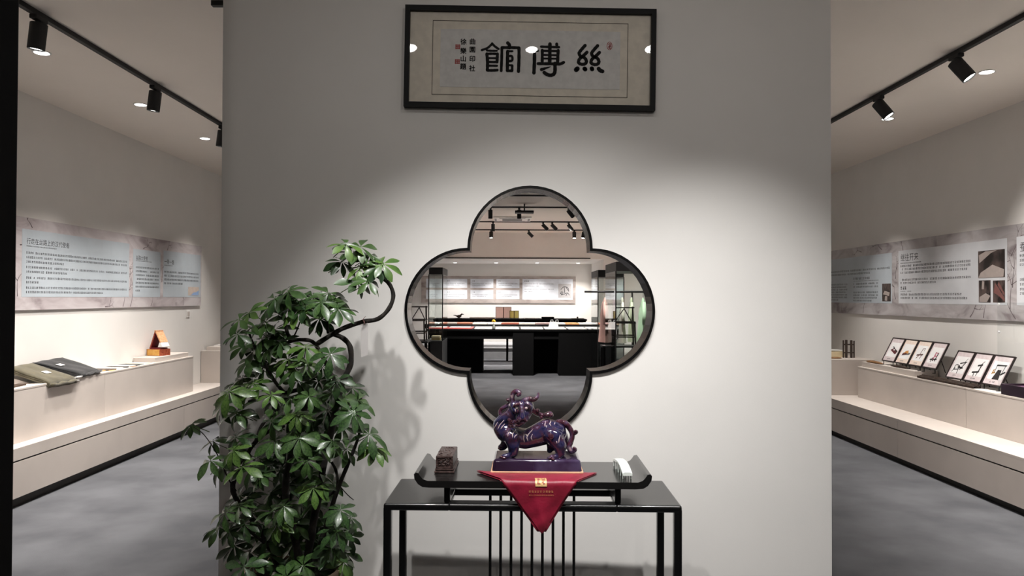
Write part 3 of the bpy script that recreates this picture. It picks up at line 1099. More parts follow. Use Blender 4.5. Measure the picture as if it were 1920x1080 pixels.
def leaflet_mesh(seed):
    r = random.Random(seed)
    mb = MB()
    NL = 7
    prof = [.05, .34, .62, .86, 1.0, .93, .60, .16]
    bend = r.uniform(.10, .26)
    cup = r.uniform(.12, .28)
    wid = r.uniform(.165, .195)
    for i in range(NL + 1):
        t = i / NL
        w = wid * prof[i]
        z = -bend * t * t
        x = .08 + .92 * t - .06 * t * t
        mb.v += [Vector((x, -w, z + cup * w)), Vector((x, 0, z)), Vector((x, w, z + cup * w))]
    for i in range(NL):
        a = i * 3
        mb.f += [(a, a + 1, a + 4, a + 3), (a + 1, a + 2, a + 5, a + 4)]
    k = len(mb.v)
    mb.v += [Vector((0, -.008, 0)), Vector((0, .008, 0)), Vector((.09, .012, 0)), Vector((.09, -.012, 0))]
    mb.f.append((k, k + 3, k + 2, k + 1))
    return mb


leaf_src = [leaflet_mesh(s_) for s_ in range(4)]
leaf_meshes = {}
for mi, m_ in enumerate((M_leaf, M_leaf2, M_leaf3)):
    for si_, src in enumerate(leaf_src):
        me = src.mesh('leaflet', True, 180)
        me.materials.append(m_)
        leaf_meshes[(mi, si_)] = me

whorls = []
g1 = [(1010, 95), (1100, 110), (985, 200), (1100, 235), (1205, 235), (1080, 325), (1150, 320), (1235, 215), (1050, 150), (1160, 160)]
g2 = [(660, 385), (575, 430), (660, 490), (810, 420), (905, 395), (965, 490), (850, 550), (550, 480), (740, 440), (930, 440), (720, 500), (860, 450), (620, 410), (760, 480)]
g3 = [(360, 560), (420, 515), (350, 650), (440, 600), (520, 575), (575, 620), (500, 680), (450, 750), (420, 810), (520, 850), (560, 720), (610, 700), (390, 720), (480, 790), (540, 660)]
g4 = [(620, 840), (660, 800), (770, 725), (780, 830), (920, 770), (870, 850), (720, 930), (850, 930), (930, 1000), (1055, 975), (380, 915), (300, 1000), (400, 990),
      (340, 950), (450, 950), (590, 1040), (680, 1030), (790, 1030), (1000, 1040), (1090, 1050), (700, 860), (560, 960 + 60), (960, 930)]
h1 = [(75, 150), (205, 255), (190, 375), (345, 230), (330, 310), (385, 410), (490, 360), (500, 460), (260, 400), (660, 130), (715, 95), (660, 290), (730, 235), (865, 200),
      (1060, 80), (1020, 300), (1160, 210), (1195, 290), (990, 160), (905, 60), (860, 300), (380, 70), (340, 80), (250, 45), (560, 400), (620, 430), (780, 370), (700, 420), (930, 250), (580, 250),
      (800, 120), (560, 130), (440, 420)]
h2 = [(370, 650), (280, 690), (420, 590), (400, 760), (510, 760), (250, 780), (340, 890), (430, 920), (540, 850), (680, 955), (760, 690), (640, 650), (820, 540), (740, 530),
      (660, 520), (880, 510), (960, 800), (1040, 830), (1010, 930), (985, 670), (1050, 720), (860, 880), (850, 1050), (560, 950), (460, 1000), (400, 1020), (520, 1060), (620, 1060),
      (720, 850), (600, 760), (900, 770), (1010, 990), (930, 900), (310, 800), (560, 570), (660, 1080), (760, 1010), (700, 760), (820, 640), (450, 690), (580, 680), (780, 930)]
rl = random.Random(11)
for grp, fn, amp in ((g1, c6, .06), (g2, c6, .10), (g3, c6, .12), (g4, c6, .16), (h1, c7, .19), (h2, c7, .19)):
    for (u, v) in grp:
        whorls.append((fn(u, v), rl.uniform(-amp, amp * .75)))
for _ in range(24):
    v_ = rl.uniform(0, 1)
    whorls.append(((rl.uniform(440, 650), 800 + 290 * v_), rl.uniform(.06, .24)))
leaf_list = []
for (pt, dy) in whorls:
    c = PP(pt, dy)
    axis_pt = Vector((-.78 + .10 * (c.z - .8) * (1 if c.z > 1.2 else .3), PY + .02, c.z - .06))
    out = (c - axis_pt)
    out.z = 0
    if out.length > 1e-4:
        out.normalize()
    nrm = Vector((out.x * .35 + rl.uniform(-.25, .25), -.55 + rl.uniform(-.25, .2), .8 + rl.uniform(-.15, .15))).normalized()
    leaf_list.append((c, nrm, rl.randint(7, 9), rl.uniform(.070, .094), rl.uniform(0, 6.28), dy))
leaf_list.sort(key=lambda l: l[0].y)
foliage = {0: MB(), 1: MB(), 2: MB()}
count = 0
for li, (c, nrm, nl, L, ph, dy) in enumerate(leaf_list):
    # stalk
    back = Vector((-.79, PY, c.z - .05)) - c
    back = Vector((back.x * .6, max(back.y, .02), -.04)).normalized()
    stl = c + (-nrm * .035 + back * .05)
    lf = MB().tube([stl, c - nrm * .012 + back * .008, c], [.0018, .0014, .0016], 5).build('leaf', M_petiole, pl, smooth=True)
    a1 = nrm.cross(Vector((.3, .9, .2))).normalized()
    a2 = nrm.cross(a1)
    mi = rl.choice([0, 0, 0, 1, 1, 2]) if dy < .05 else rl.choice([0, 1, 1])
    mats = []
    for k in range(nl):
        a = ph + 2 * pi * k / nl + rl.uniform(-.12, .12)
        droop = rl.uniform(.0, .5)
        d_ = ((a1 * cos(a) + a2 * sin(a)) * cos(droop) - nrm * sin(droop)).normalized()
        side = nrm.cross(d_).normalized()
        upv = d_.cross(side)
        tw = rl.uniform(-.35, .35)
        s2 = side * cos(tw) + upv * sin(tw)
        u2 = d_.cross(s2)
        sc = L * rl.uniform(.8, 1.08)
        if c.y + d_.y * sc > D - .015:
            continue
        M = Matrix.Translation(c) @ Matrix((d_, s2, u2)).transposed().to_4x4() @ Matrix.Diagonal((sc, sc, sc, 1))
        mats.append(M)
    if count + len(mats) <= 298:
        for M in mats:
            o = bpy.data.objects.new('leaflet', leaf_meshes[(mi, rl.randint(0, 3))])
            COL.objects.link(o)
            o.parent = lf
            o.matrix_basis = ROOTM[pl.name].inverted() @ M
            count += 1
    else:
        for M in mats:
            src = leaf_src[rl.randint(0, 3)]
            foliage[mi].add([M @ p for p in src.v], src.f)
# the remaining leaflets: one part with three leaf tones
fol = MB()
idx = []
for mi in (0, 1, 2):
    fol.add(foliage[mi].v, foliage[mi].f)
    idx += [mi] * len(foliage[mi].f)
fo = fol.build('foliage', M_leaf, pl, smooth=True, angle=180)
fo.data.materials.append(M_leaf2)
fo.data.materials.append(M_leaf3)
for p, i in zip(fo.data.polygons, idx):
    p.material_index = i
fo['kind'] = 'stuff'

# tag on the stem
tg = thing('plant_tag', 'clear strip tag hanging from the long bent plant stem', 'tag', (PP((683, 640), 0)[0], PY, PP((683, 671), 0)[2]))
a, b, c_, d_ = PP((677, 609), .0), PP((690, 606), .0), PP((691, 666), -.01), PP((678, 671), -.01)
mb = MB()
mb.add([a, b, c_, d_, a + Vector((0, .0012, 0)), b + Vector((0, .0012, 0)), c_ + Vector((0, .0012, 0)), d_ + Vector((0, .0012, 0))],
       [(0, 3, 2, 1), (4, 5, 6, 7), (0, 1, 5, 4), (1, 2, 6, 5), (2, 3, 7, 6), (3, 0, 4, 7)])
mb.build('strip', mat('frosted_plastic', rgb(186, 182, 180), rough=.4), tg)
MB().tube([PP((684, 610), 0), PP((681, 600), -.012), PP((686, 594), -.014), PP((682, 598), .012), PP((685, 609), .001)], .0009, 5).build(
    'string', mat('pink_string', rgb(186, 140, 136), rough=.8), tg)


# ------------------------------------------------------------------ ceiling lights
def downlight(x, y, z, label, power, r=.045, group=None, size=80, target=None):
    t = thing('downlight', label, 'downlight', (x, y, z), 0, group)
    MB().lathe([(r * 1.25, 0), (r * 1.25, -.004), (r * 1.02, -.005), (r, -.003), (r, 0)], 24, Matrix.Translation((x, y, z))).build('trim_ring', mat('white_metal', rgb(225, 222, 218), rough=.5), t, smooth=True)
    MB().disc((x, y, z - .0052), r, (0, 0, -1)).build('lens', M_lamp, t)
    if power:
        spot('downlight_beam', (x, y, z - .012), target or (x, y, 0), power, size, 1.0, WARM, r)
    return t


def track(name, p0, p1, label, w=.032, h=.028):
    a, b = Vector(p0), Vector(p1)
    mb = MB().bar(a, b, w, h)
    o = solo(mb, name, M_track, label, 'track')
    return o


def spotlight(x, y, z, aim, label, power=0, r=.045, L=.15, lit=False, size=40, group=None, blend=.6, color=WARM, face=None):
    """track head hanging at (x, y, z) from the rail, barrel pointing along aim"""
    t = thing('track_spotlight', label, 'spotlight', (x, y, z), 0, group)
    a = Vector(aim).normalized()
    MB().rbox(x - .02, x + .02, y - .055, y + .055, z - .024, z, .004).build('adapter', M_track, t)
    piv = Vector((x, y, z - .055))
    MB().tube([(x, y, z - .02), piv], .013, 10).build('stem', M_track, t, smooth=True)
    M = Matrix.Translation(piv - a * .02) @ a.to_track_quat('Z', 'Y').to_matrix().to_4x4()
    MB().lathe([(r * .9, 0), (r, .004), (r, L - .004), (r * .97, L), (r * .9, L), (r * .86, L - .012)], 24, M).build('barrel', M_track, t, smooth=True)
    MB().disc(M @ Vector((0, 0, L - .008)), r * .85, a).build('lens', face or (M_lamp if lit else M_lampdim), t)
    if power:
        p = M @ Vector((0, 0, L + .004))
        spot('spotlight_beam', p, p + a, power, size, blend, color, .03)
    return t


# lights in front of the central wall (seen as reflections in the picture glass)
YT = 1.87
track('lighting_track', (-1.6, YT, CEIL - .014), (1.7, YT, CEIL - .014), 'black track over the space before the central wall')
for x, tgt, p, sz, lab in ((-.59, (.0, 2.95, .3), P_WALL_LEFT, 66, 'black track spotlight over the plant, aimed at the glazed beast'),
                           (.13, (.25, 2.76, 0), P_WALL_CENTRE, 90, 'black track spotlight straight before the quatrefoil opening'),
                           (.83, (.90, D, .35), P_WALL_RIGHT, 62, 'black track spotlight aimed right of the table on the central wall')):
    aim = Vector(tgt) - Vector((x, YT, CEIL - .1))
    spotlight(x, YT, CEIL - .028, aim, lab, p, lit=True, size=sz, L=.10, r=.042, blend=1.0, color=(1, .985, .965), face=M_lampfront)

YF = -.6  # unseen fill track and heads, added to brighten the upper central wall
track('lighting_track', (-1.6, YF, CEIL - .014), (1.7, YF, CEIL - .014), 'added unseen black track over the viewer, carrying the fill spotlights')
for x, sd in ((-.3, 'left'), (1.35, 'right')):
    aim = Vector((x * .75, D, 2.0)) - Vector((x, YF, CEIL - .1))
    spotlight(x, YF, CEIL - .028, aim, 'added unseen black fill spotlight over the viewer on the %s side, aimed at the central wall' % sd, P_FILL, lit=True, size=84, blend=1.0)

# left aisle
LT = -2.67
track('lighting_track', (LT, 2.9, CEIL - .014), (LT, 10.5, CEIL - .014), 'long black ceiling track running along the left aisle')
for i, y in enumerate((4.17, 5.55, 6.86)):
    spotlight(LT, y, CEIL - .028, (-.14, .05, -1), 'black cylinder spotlight on the left aisle track, %s from the dark door edge' % ORD[i], P_SIDE_TRACK, size=104, blend=1.0)
for i, y in enumerate((3.55, 4.86, 6.17, 7.48, 8.8)):
    downlight(-3.09, y, CEIL, 'round recessed downlight in the left aisle ceiling, %s counting from the door' % ORD[i], P_SIDE_DOWN, target=(-3.22, y, 0))
track('lighting_track', (-1.62, 4.0, CEIL - .014), (.4, 4.0, CEIL - .014), 'short black track end showing past the top left of the central wall')
# right aisle
RT = 2.90
track('lighting_track', (RT, 2.9, CEIL - .014), (RT, 10.5, CEIL - .014), 'long black ceiling track running along the right aisle')
for i, y in enumerate((4.74, 5.74)):
    spotlight(RT, y, CEIL - .028, (.46, -.34, -.82), 'black tilted spotlight on the right aisle track, %s' % ('nearer one' if i == 0 else 'farther one'), P_SIDE_TRACK, lit=True, size=100, blend=1.0)
for i, y in enumerate((3.8, 5.17, 6.53, 7.9)):
    downlight(3.38, y, CEIL, 'round recessed downlight in the right aisle ceiling, %s counting from the viewer' % ORD[i], P_SIDE_DOWN, target=(3.55, y, 0))

# ------------------------------------------------------------------ display walls: info panels
M_board = None


def board_mat(name, base, light, ink, seed):
    m = bpy.data.materials.new(name)
    m.use_nodes = True
    nt = m.node_tree
    b = nt.nodes['Principled BSDF']
    b.inputs['Roughness'].default_value = .6
    tc = nt.nodes.new('ShaderNodeTexCoord')
    n1 = nt.nodes.new('ShaderNodeTexNoise')
    n1.inputs['Scale'].default_value = 2.2
    n1.inputs['Detail'].default_value = 7
    n1.inputs['Distortion'].default_value = 1.2
    mp = nt.nodes.new('ShaderNodeMapping')
    mp.inputs['Location'].default_value = (seed, seed * 2, seed)
    mp.inputs['Scale'].default_value = (1, 1, 2.4)
    nt.links.new(tc.outputs['Object'], mp.inputs['Vector'])
    nt.links.new(mp.outputs['Vector'], n1.inputs['Vector'])
    r = nt.nodes.new('ShaderNodeValToRGB')
    e = r.color_ramp.elements
    e[0].position, e[0].color = .30, ink
    e[1].position, e[1].color = .62, light
    k = e.new(.42)
    k.color = base
    nt.links.new(n1.outputs['Fac'], r.inputs['Fac'])
    nt.links.new(r.outputs['Color'], b.inputs['Base Color'])
    return m


M_boardL = board_mat('ink_wash_print', rgb(188, 178, 180), rgb(208, 201, 202), rgb(150, 138, 140), 1.3)
M_boardR = board_mat('ink_wash_print_grey', rgb(176, 170, 171), rgb(200, 196, 197), rgb(136, 126, 128), 4.1)
M_boardB = board_mat('ink_wash_print_rose', rgb(168, 157, 152), rgb(188, 178, 174), rgb(146, 133, 128), 7.7)
M_block = mat('pale_blue_print', rgb(188, 197, 204), scale=3, rough=.6)
M_block2 = mat('pale_grey_print', rgb(214, 216, 220), scale=3, rough=.6)
M_print = mat('printed_text', rgb(66, 66, 70), rough=.7)
M_inkb = mat('printed_ink_tree', rgb(104, 92, 94), rough=.7)


def ink_branches(mb, u, v, size, d, fn, rng, ang=pi / 2, depth=4):
    if depth == 0 or size < .012:
        return
    a = ang + rng.uniform(-.5, .5)
    u2, v2 = u + cos(a) * size, v + sin(a) * size
    ribbon(mb, [(u, v), ((u + u2) / 2 + rng.uniform(-.15, .15) * size, (v + v2) / 2), (u2, v2)], .0022 * depth * .6, fn, d, taper=True)
    for _ in range(2 if depth > 1 else 0):
        ink_branches(mb, u2, v2, size * rng.uniform(.55, .8), d, fn, rng, a + rng.choice([-1, 1]) * rng.uniform(.3, 1.0), depth - 1)


def ink_trees(brd, spots, d, fn, rng, lim):
    (ua, ub, va, vb) = lim
    for (u, v, s_, ang) in spots:
        t = MB()
        ink_branches(t, u, v, s_, d, lambda a, b, c: (a, b, c), rng, ang)
        for p in t.v:
            p.x = min(max(p.x, ua), ub)
            p.y = min(max(p.y, va), vb)
        MB().add([fn(p.x, p.y, p.z) for p in t.v], t.f).build('ink_tree', M_inkb, brd)


# left panel
pxL = lambda x: 3.82 * F_PX / (VPX - x)
LPX = XL + .019
fnL = lambda u, v, d: Vector((LPX + d, u, v))
pnl = thing('information_panel', 'long pale printed information panel on the left aisle wall', 'panel', (LPX, 7.2, 1.387))
yl0, yl1 = 5.05, pxL(378.5)
mb = MB()
slab(mb, yl0, yl1, 1.387, 2.123, -.014, 0, fnL)
brd = mb.build('board', M_boardL, pnl, recalc=True)
MB().box(XL + .003, LPX - .0125, yl0 + .05, yl1 - .05, 1.45, 2.06).build('wall_batten', M_plinth, pnl)
rng = random.Random(21)
blocksL = [(pxL(43.5), pxL(243.5), 1.492, 2.03), (pxL(251), pxL(302), 1.492, 1.985), (pxL(307.5), pxL(377), 1.492, 2.01)]
ink_trees(brd, [(pxL(233), 1.40, .13, 1.6), (pxL(247), 1.40, .2, 1.7), (pxL(285), 1.40, .1, 1.3), (pxL(36), 1.50, .12, 1.5), (pxL(305), 1.66, .16, 1.5), (pxL(40), 1.9, .08, .4),
               (pxL(200), 1.4, .07, .3), (pxL(345), 1.4, .07, 1.5), (pxL(270), 2.0, .09, .4), (pxL(315), 2.02, .06, 1.0), (pxL(62), 2.05, .08, 2.8), (pxL(247), 1.6, .1, 1.5)], .0006, fnL, rng, (yl0, yl1 - .01, 1.39, 2.12))
for i, (a, b, v0, v1) in enumerate(blocksL):
    mb = MB()
    slab(mb, a, b, v0, v1, 0, .0012, fnL)
    blk = mb.build('text_block', M_block, pnl, recalc=True)
    mb = MB()
    if i == 0:
        add_text(mb, '行走在丝路上的汉代使者', .052, pxL(51.5), 1.918, fnL, .0018)
        text_rows(mb, pxL(51.5), pxL(108), [1.893], .011, .0018, fnL, rng)
        text_rows(mb, pxL(51.5), pxL(240), [1.836, 1.800, 1.764, 1.721, 1.685, 1.637, 1.601, 1.558, 1.522], .021, .0018, fnL, rng, last={2: .32, 4: .36, 6: .1, 8: .72})
    elif i == 1:
        add_text(mb, '丝路大使者', .05, pxL(256), 1.88, fnL, .0018)
        text_rows(mb, pxL(256), pxL(286), [1.862], .010, .0018, fnL, rng)
        text_rows(mb, pxL(256), pxL(300), [1.79, 1.75, 1.71, 1.67, 1.63, 1.59, 1.55], .022, .0018, fnL, rng, last={6: .2})
    else:
        add_text(mb, '一带一路', .06, pxL(309), 1.865, fnL, .0018)
        text_rows(mb, pxL(309), pxL(325), [1.842], .012, .0018, fnL, rng)
        text_rows(mb, pxL(309), pxL(374.5), [1.765, 1.722, 1.68, 1.637], .024, .0018, fnL, rng, last={3: .5})
    mb.build('lettering', M_print, blk)
mb = MB()
slab(mb, pxL(354), pxL(374), 1.512, 1.615, .0012, .0024, fnL)
mp_ = mb.build('map_print', mat('map_tan', rgb(206, 190, 178), scale=20, rough=.6), pnl, recalc=True)
mb = MB()
mb.add([fnL(u, v, .0028) for u, v in ((pxL(359), 1.515), (pxL(373.5), 1.515), (pxL(373.5), 1.575), (pxL(369), 1.553), (pxL(364), 1.548))], [(0, 1, 2, 3, 4)])
mb.build('map_sea', mat('map_blue', rgb(150, 180, 222), rough=.6), mp_)

# right panel
pxR = lambda x: 4.12 * F_PX / (x - VPX)
RPX = XR - .019
fnR = lambda u, v, d: Vector((RPX - d, -u, v))
UR = lambda x: -pxR(x)
pnr = thing('information_panel', 'long pale printed information panel with dark photographs on the right aisle wall', 'panel', (RPX, 7.5, 1.321))
ur0, ur1 = -10.6, -5.2
mb = MB()
slab(mb, ur0, ur1, 1.321, 2.114, -.014, 0, fnR)
brd = mb.build('board', M_boardR, pnr, recalc=True)
MB().box(RPX + .0125, XR - .003, 5.3, 10.5, 1.4, 2.05).build('wall_batten', M_plinth, pnr)
ink_trees(brd, [(UR(1615), 1.34, .16, 1.6), (UR(1676), 1.5, .13, 1.5), (UR(1676), 1.72, .1, 1.0), (UR(1890), 1.42, .2, 1.5), (UR(1895), 1.6, .15, 1.6), (UR(1900), 1.34, .2, 2.2),
               (UR(1840), 1.34, .12, 1.2), (UR(1815), 1.34, .1, .6), (UR(1650), 2.05, .12, 3.0), (UR(1612), 2.05, .1, 2.7), (UR(1690), 2.0, .09, 1.5), (UR(1893), 1.86, .12, 1.3), (UR(1575), 1.34, .1, 1.5)],
          .0006, fnR, rng, (ur0, ur1, 1.325, 2.11))


def vR(px, py):
    return EYE - (py - 559) * pxR(px) / F_PX


blocksR = [(-10.4, UR(1669), 1.452, 2.0), (UR(1681.5), UR(1885), 1.452, 2.01), (UR(1903), ur1 + .08, 1.452, 2.01)]
for i, (a, b, v0, v1) in enumerate(blocksR):
    mb = MB()
    slab(mb, a, b, v0, v1, 0, .0012, fnR)
    blk = mb.build('text_block', M_block2 if i else M_block, pnr, recalc=True)
    mb = MB()
    if i == 0:
        text_rows(mb, -10.2, UR(1667), [1.83, 1.79], .024, .0018, fnR, rng, last={1: .8})
        text_rows(mb, UR(1597), UR(1630), [1.728], .032, .0018, fnR, rng)
        text_rows(mb, UR(1597), UR(1645), [1.706], .011, .0018, fnR, rng)
        text_rows(mb, UR(1597), UR(1644), [1.668, 1.632, 1.566, 1.534, 1.502, 1.47], .023, .0018, fnR, rng, last={5: .75})
        text_rows(mb, -10.2, UR(1586), [1.668, 1.636, 1.604, 1.572, 1.54, 1.508, 1.476], .023, .0018, fnR, rng, last={6: .8})
    elif i == 1:
        add_text(mb, '继往开来', .085, UR(1685.5), vR(1686, 487.5), fnR, .0018)
        text_rows(mb, UR(1685.5), UR(1725), [vR(1686, 493)], .012, .0018, fnR, rng)
        text_rows(mb, UR(1685.5), UR(1818), [vR(1686, y) for y in (499.5, 505.5, 511.8, 525, 531)], .025, .0018, fnR, rng, last={2: .96, 4: .56})
        text_rows(mb, UR(1685.5), UR(1698), [vR(1686, 541.5)], .038, .0018, fnR, rng)
        text_rows(mb, UR(1685.5), UR(1706), [vR(1686, 545.5)], .010, .0018, fnR, rng)
        text_rows(mb, UR(1685.5), UR(1812), [vR(1686, y) for y in (552.5, 559)], .025, .0018, fnR, rng, last={0: .92})
    else:
        add_text(mb, '蚕种', .085, UR(1909), vR(1910, 468), fnR, .0018)
        text_rows(mb, UR(1909), -5.35, [vR(1909, y) for y in (479, 488, 496, 524, 533, 542, 550)], .025, .0018, fnR, rng)
    mb.build('lettering', M_print, blk)


def photo_mat(name, c1, c2, sc, s_):
    return mat(name, c1, c2, scale=sc, rough=.45, detail=5, stretch=(1, 1.5 + s_, 1), lo=.42, hi=.6)


for k, (xa, xb, ya, yb) in enumerate(((1831, 1881, 468, 519.5), (1832, 1854, 523, 565), (1858.5, 1881, 523, 565), (1651, 1667, 530, 563.5))):
    mb = MB()
    a, b = UR(xa), UR(xb)
    zt, zb = vR(xa, ya + (yb - ya) * .02), vR(xa, yb)
    slab(mb, a, b, zb, zt, .0012, .0024, fnR)
    ph = mb.build('photograph', photo_mat('photo_dark_%d' % k, rgb(34, 28, 27), rgb(92, 78, 74), 5 + 2 * k, k * .4), pnr, recalc=True)
    mb = MB()
    w_, h_ = b - a, zt - zb
    if k == 0:
        pts = [(.0, .0), (.95, .02), (.98, .28), (.55, .47), (.1, .2)]
        pts2 = [(.05, .55), (.5, .9), (.72, .98), (.3, .98), (.03, .85)]
    elif k == 1:
        pts = [(.05, .02), (.7, .02), (.98, .3), (.6, .42), (.08, .25)]
        pts2 = [(.25, .6), (.45, .6), (.48, .95), (.3, .98)]
    elif k == 2:
        pts = [(.05, .45), (.5, .3), (.98, .05), (.98, .2), (.2, .9)]
        pts2 = [(.4, .8), (.95, .3), (.97, .42), (.5, .95)]
    else:
        pts = [(.1, .4), (.8, .3), (.9, .5), (.3, .6)]
        pts2 = [(.3, .05), (.6, .02), (.6, .3), (.35, .3)]
    for pp, dd in ((pts, .0027), (pts2, .0029)):
        mb.add([fnR(a + u * w_, zb + v * h_, dd) for u, v in pp], [tuple(range(len(pp)))])
    mb.build('picture_shape', mat('photo_pale_%d' % k, rgb(176, 164, 158) if k != 2 else rgb(126, 84, 80), rough=.45, scale=20), ph)


# ------------------------------------------------------------------ low display counters
def counter(side, label, xt, xb, xw, zt, zg, zk, y0, y1, seams):
    """base cabinet against the aisle wall: kick, drawer fronts below a shadow gap, top band above"""
    t = thing('base_cabinet', label, 'cabinet', ((xb + xw) / 2, (y0 + y1) / 2, 0))
    s_ = 1 if xw > xb else -1
    bx = lambda mb, x0, x1, *r: mb.box(min(x0, x1), max(x0, x1), *r)
    bx(MB(), xt, xw, y0, y1, 0, zk).build('toe_kick', M_kick, t)
    bx(MB(), xb + s_ * .012, xw, y0, y1, zk, zt - .02).build('carcass', M_groove, t)
    ys = [y0] + list(seams) + [y1]
    for a, b in zip(ys[:-1], ys[1:]):
        bx(MB(), xb, xb + s_ * .018, a + .003, b - .003, zk, zg - .006).build('drawer_front', M_plinth, t)
        bx(MB(), xb, xb + s_ * .018, a + .003, b - .003, zg + .006, zt - .019).build('fascia_panel', M_plinth, t)
    bx(MB(), xb, xw, y0, y1, zt - .02, zt).build('top_board', M_plinth, t)
    return t


counter('l', 'long low cream base cabinet along the left aisle wall', -3.51, -3.46, XL + .004, .424, .332, .074, 4.2, 11.2, [7.9, 9.6])
counter('r', 'long low cream base cabinet along the right aisle wall', 3.606, 3.556, XR - .004, .405, .302, .055, 4.2, 11.2, [3.556 * F_PX / (1684 - VPX), 9.6])
LZ, RZP = .824, .748


def plinth(name, label, x0, x1, y0, y1, z0, z1):
    t = thing(name, label, 'plinth', ((x0 + x1) / 2, (y0 + y1) / 2, z0))
    MB().rbox(x0, x1, y0, y1, z0, z1 - .016, .002, 1).build('carcass', M_plinth, t)
    MB().rbox(x0 - .002, x1 + (.002 if x1 < 0 else 0), y0, y1, z1 - .016, z1, .002, 1).build('top_board', M_plinth, t)
    return t


ys1 = 3.575 * F_PX / (VPX - 200.5)
plinth('display_plinth', 'cream display plinth under the folded garments on the left cabinet', XL + .006, -3.575, 4.4, ys1 - .002, .424, LZ)
plinth('display_plinth', 'cream display plinth under the red and gold box on the left cabinet', XL + .006, -3.575, ys1 + .002, 8.39, .424, LZ)
plinth('display_plinth', 'cream end plinth carrying an open book beside the left edge of the central wall', XL + .006, -3.47, 9.22, 10.6, .424, .822)
ys2 = 3.897 * F_PX / (1813 - VPX)
plinth('display_plinth', 'cream display plinth under the framed cards on the right cabinet', 3.897, XR - .002, ys2 + .002, 8.19, .405, RZP)
plinth('display_plinth', 'cream display plinth under the dark purple tray on the right cabinet', 3.897, XR - .002, 4.4, ys2 - .002, .405, RZP)
plinth('display_plinth', 'cream end plinth carrying the dark wooden rack beside the right edge of the central wall', 3.57, XR - .002, 8.35, 10.6, .405, .81)

# ------------------------------------------------------------------ things on the left plinth
solo(MB().rbox(XL + .012, -3.606, 7.55, 8.33, LZ, LZ + .048, .002, 1), 'display_riser', M_plinth, 'low white riser under the red and gold box', 'riser')


def garment(name, label, col1, col2, F0, F1, B0, B1, hem, tagpos, seed):
    """folded cloth lying on a slope from front edge F0-F1 to back edge B0-B1"""
    m = mat(name + '_cloth', col1, col2, scale=18, rough=.9, sheen=.3, bump=.4, bscale=140)
    g = thing('folded_garment', label, 'garment', ((F0[0] + F1[0]) / 2, (F0[1] + F1[1]) / 2, LZ))
    F0, F1, B0, B1 = map(Vector, (F0, F1, B0, B1))
    nu, nv = 16, 16
    for lay in range(3):
        mb = MB()
        off = -.012 * lay
        for j in range(nv + 1):
            for i in range(nu + 1):
                s_, t = i / nu, j / nv
                p = (F0 * (1 - s_) + F1 * s_) * (1 - t) + (B0 * (1 - s_) + B1 * s_) * t
                w = .004 * noise.noise(Vector((s_ * 3 + seed, t * 3, lay * 2.0))) + .002 * sin(s_ * 14 + t * 5 + seed)
                ed = min(s_, 1 - s_, t, 1 - t)
                p = p + Vector((0, 0, w + off - .008 * max(0, 1 - ed * 12) ** 2))
                p.y += .006 * lay * (s_ - .4)
                if t < .12:
                    p.z -= hem * (1 - t / .12) ** 2
                mb.v.append(p)
        for j in range(nv):
            for i in range(nu):
                a = j * (nu + 1) + i
                mb.f.append((a, a + 1, a + nu + 2, a + nu + 1))
        o = mb.build('fold_layer', m, g, smooth=True, angle=180)
        md = o.modifiers.new('thick', 'SOLIDIFY')
        md.thickness = .009
        md.offset = -1
    # sleeve / roll at the front hem
    pts = [F0 + (F1 - F0) * k / 8 + Vector((.008, 0, -hem - .012 + .004 * sin(k * 1.9 + seed))) for k in range(9)]
    MB().tube(pts, [.013 + .004 * sin(k * 2.3) for k in range(9)], 10).build('rolled_hem', m, g, smooth=True, angle=180)
    s_, t = tagpos
    p = (F0 * (1 - s_) + F1 * s_) * (1 - t) + (B0 * (1 - s_) + B1 * s_) * t
    ux = ((F1 - F0) * (1 - t) + (B1 - B0) * t).normalized()
    uy = ((B0 - F0) * (1 - s_) + (B1 - F1) * s_).normalized()
    nz = ux.cross(uy).normalized()
    if nz.z < 0:
        nz = -nz
    M = Matrix.Translation(p + nz * .006) @ Matrix((ux, uy, nz)).transposed().to_4x4()
    MB().obox(M, .062, .04, .0015).build('white_label', M_white, g)
    return g


garment('olive', 'folded olive green garment with white label draped over the plinth edge', rgb(76, 71, 54), rgb(94, 88, 68),
        (-3.555, 5.74, LZ + .012), (-3.555, 6.10, LZ + .012), (-3.815, 5.62, .965), (-3.815, 5.93, .97), .018, (.52, .42), 1.0)
garment('charcoal', 'folded black garment with white label leaning beside the olive one', rgb(24, 24, 26), rgb(38, 38, 40),
        (-3.578, 6.20, LZ + .028), (-3.585, 6.50, LZ + .034), (-3.815, 5.93, .975), (-3.815, 6.33, .985), .004, (.25, .58), 5.0)
mb = MB()
mb.add([(-3.832, 5.6, LZ), (-3.69, 5.72, LZ), (-3.69, 6.45, LZ), (-3.832, 6.33, LZ), (-3.832, 5.6, .895), (-3.70, 5.72, LZ + .004), (-3.70, 6.45, LZ + .004), (-3.832, 6.33, .895)],
       [(0, 3, 2, 1), (4, 5, 6, 7), (0, 1, 5, 4), (1, 2, 6, 5), (2, 3, 7, 6), (3, 0, 4, 7)])
solo(mb, 'slope_stand', M_plinth, 'cream sloping stand beneath the two folded garments', 'stand')
solo(MB().obox(Matrix.Translation((-3.575, 6.17, LZ + .006)) @ Matrix.Rotation(.25, 4, 'Z'), .035, .15, .003), 'price_card', M_white, 'white paper slip under the edge of the black garment', 'card')
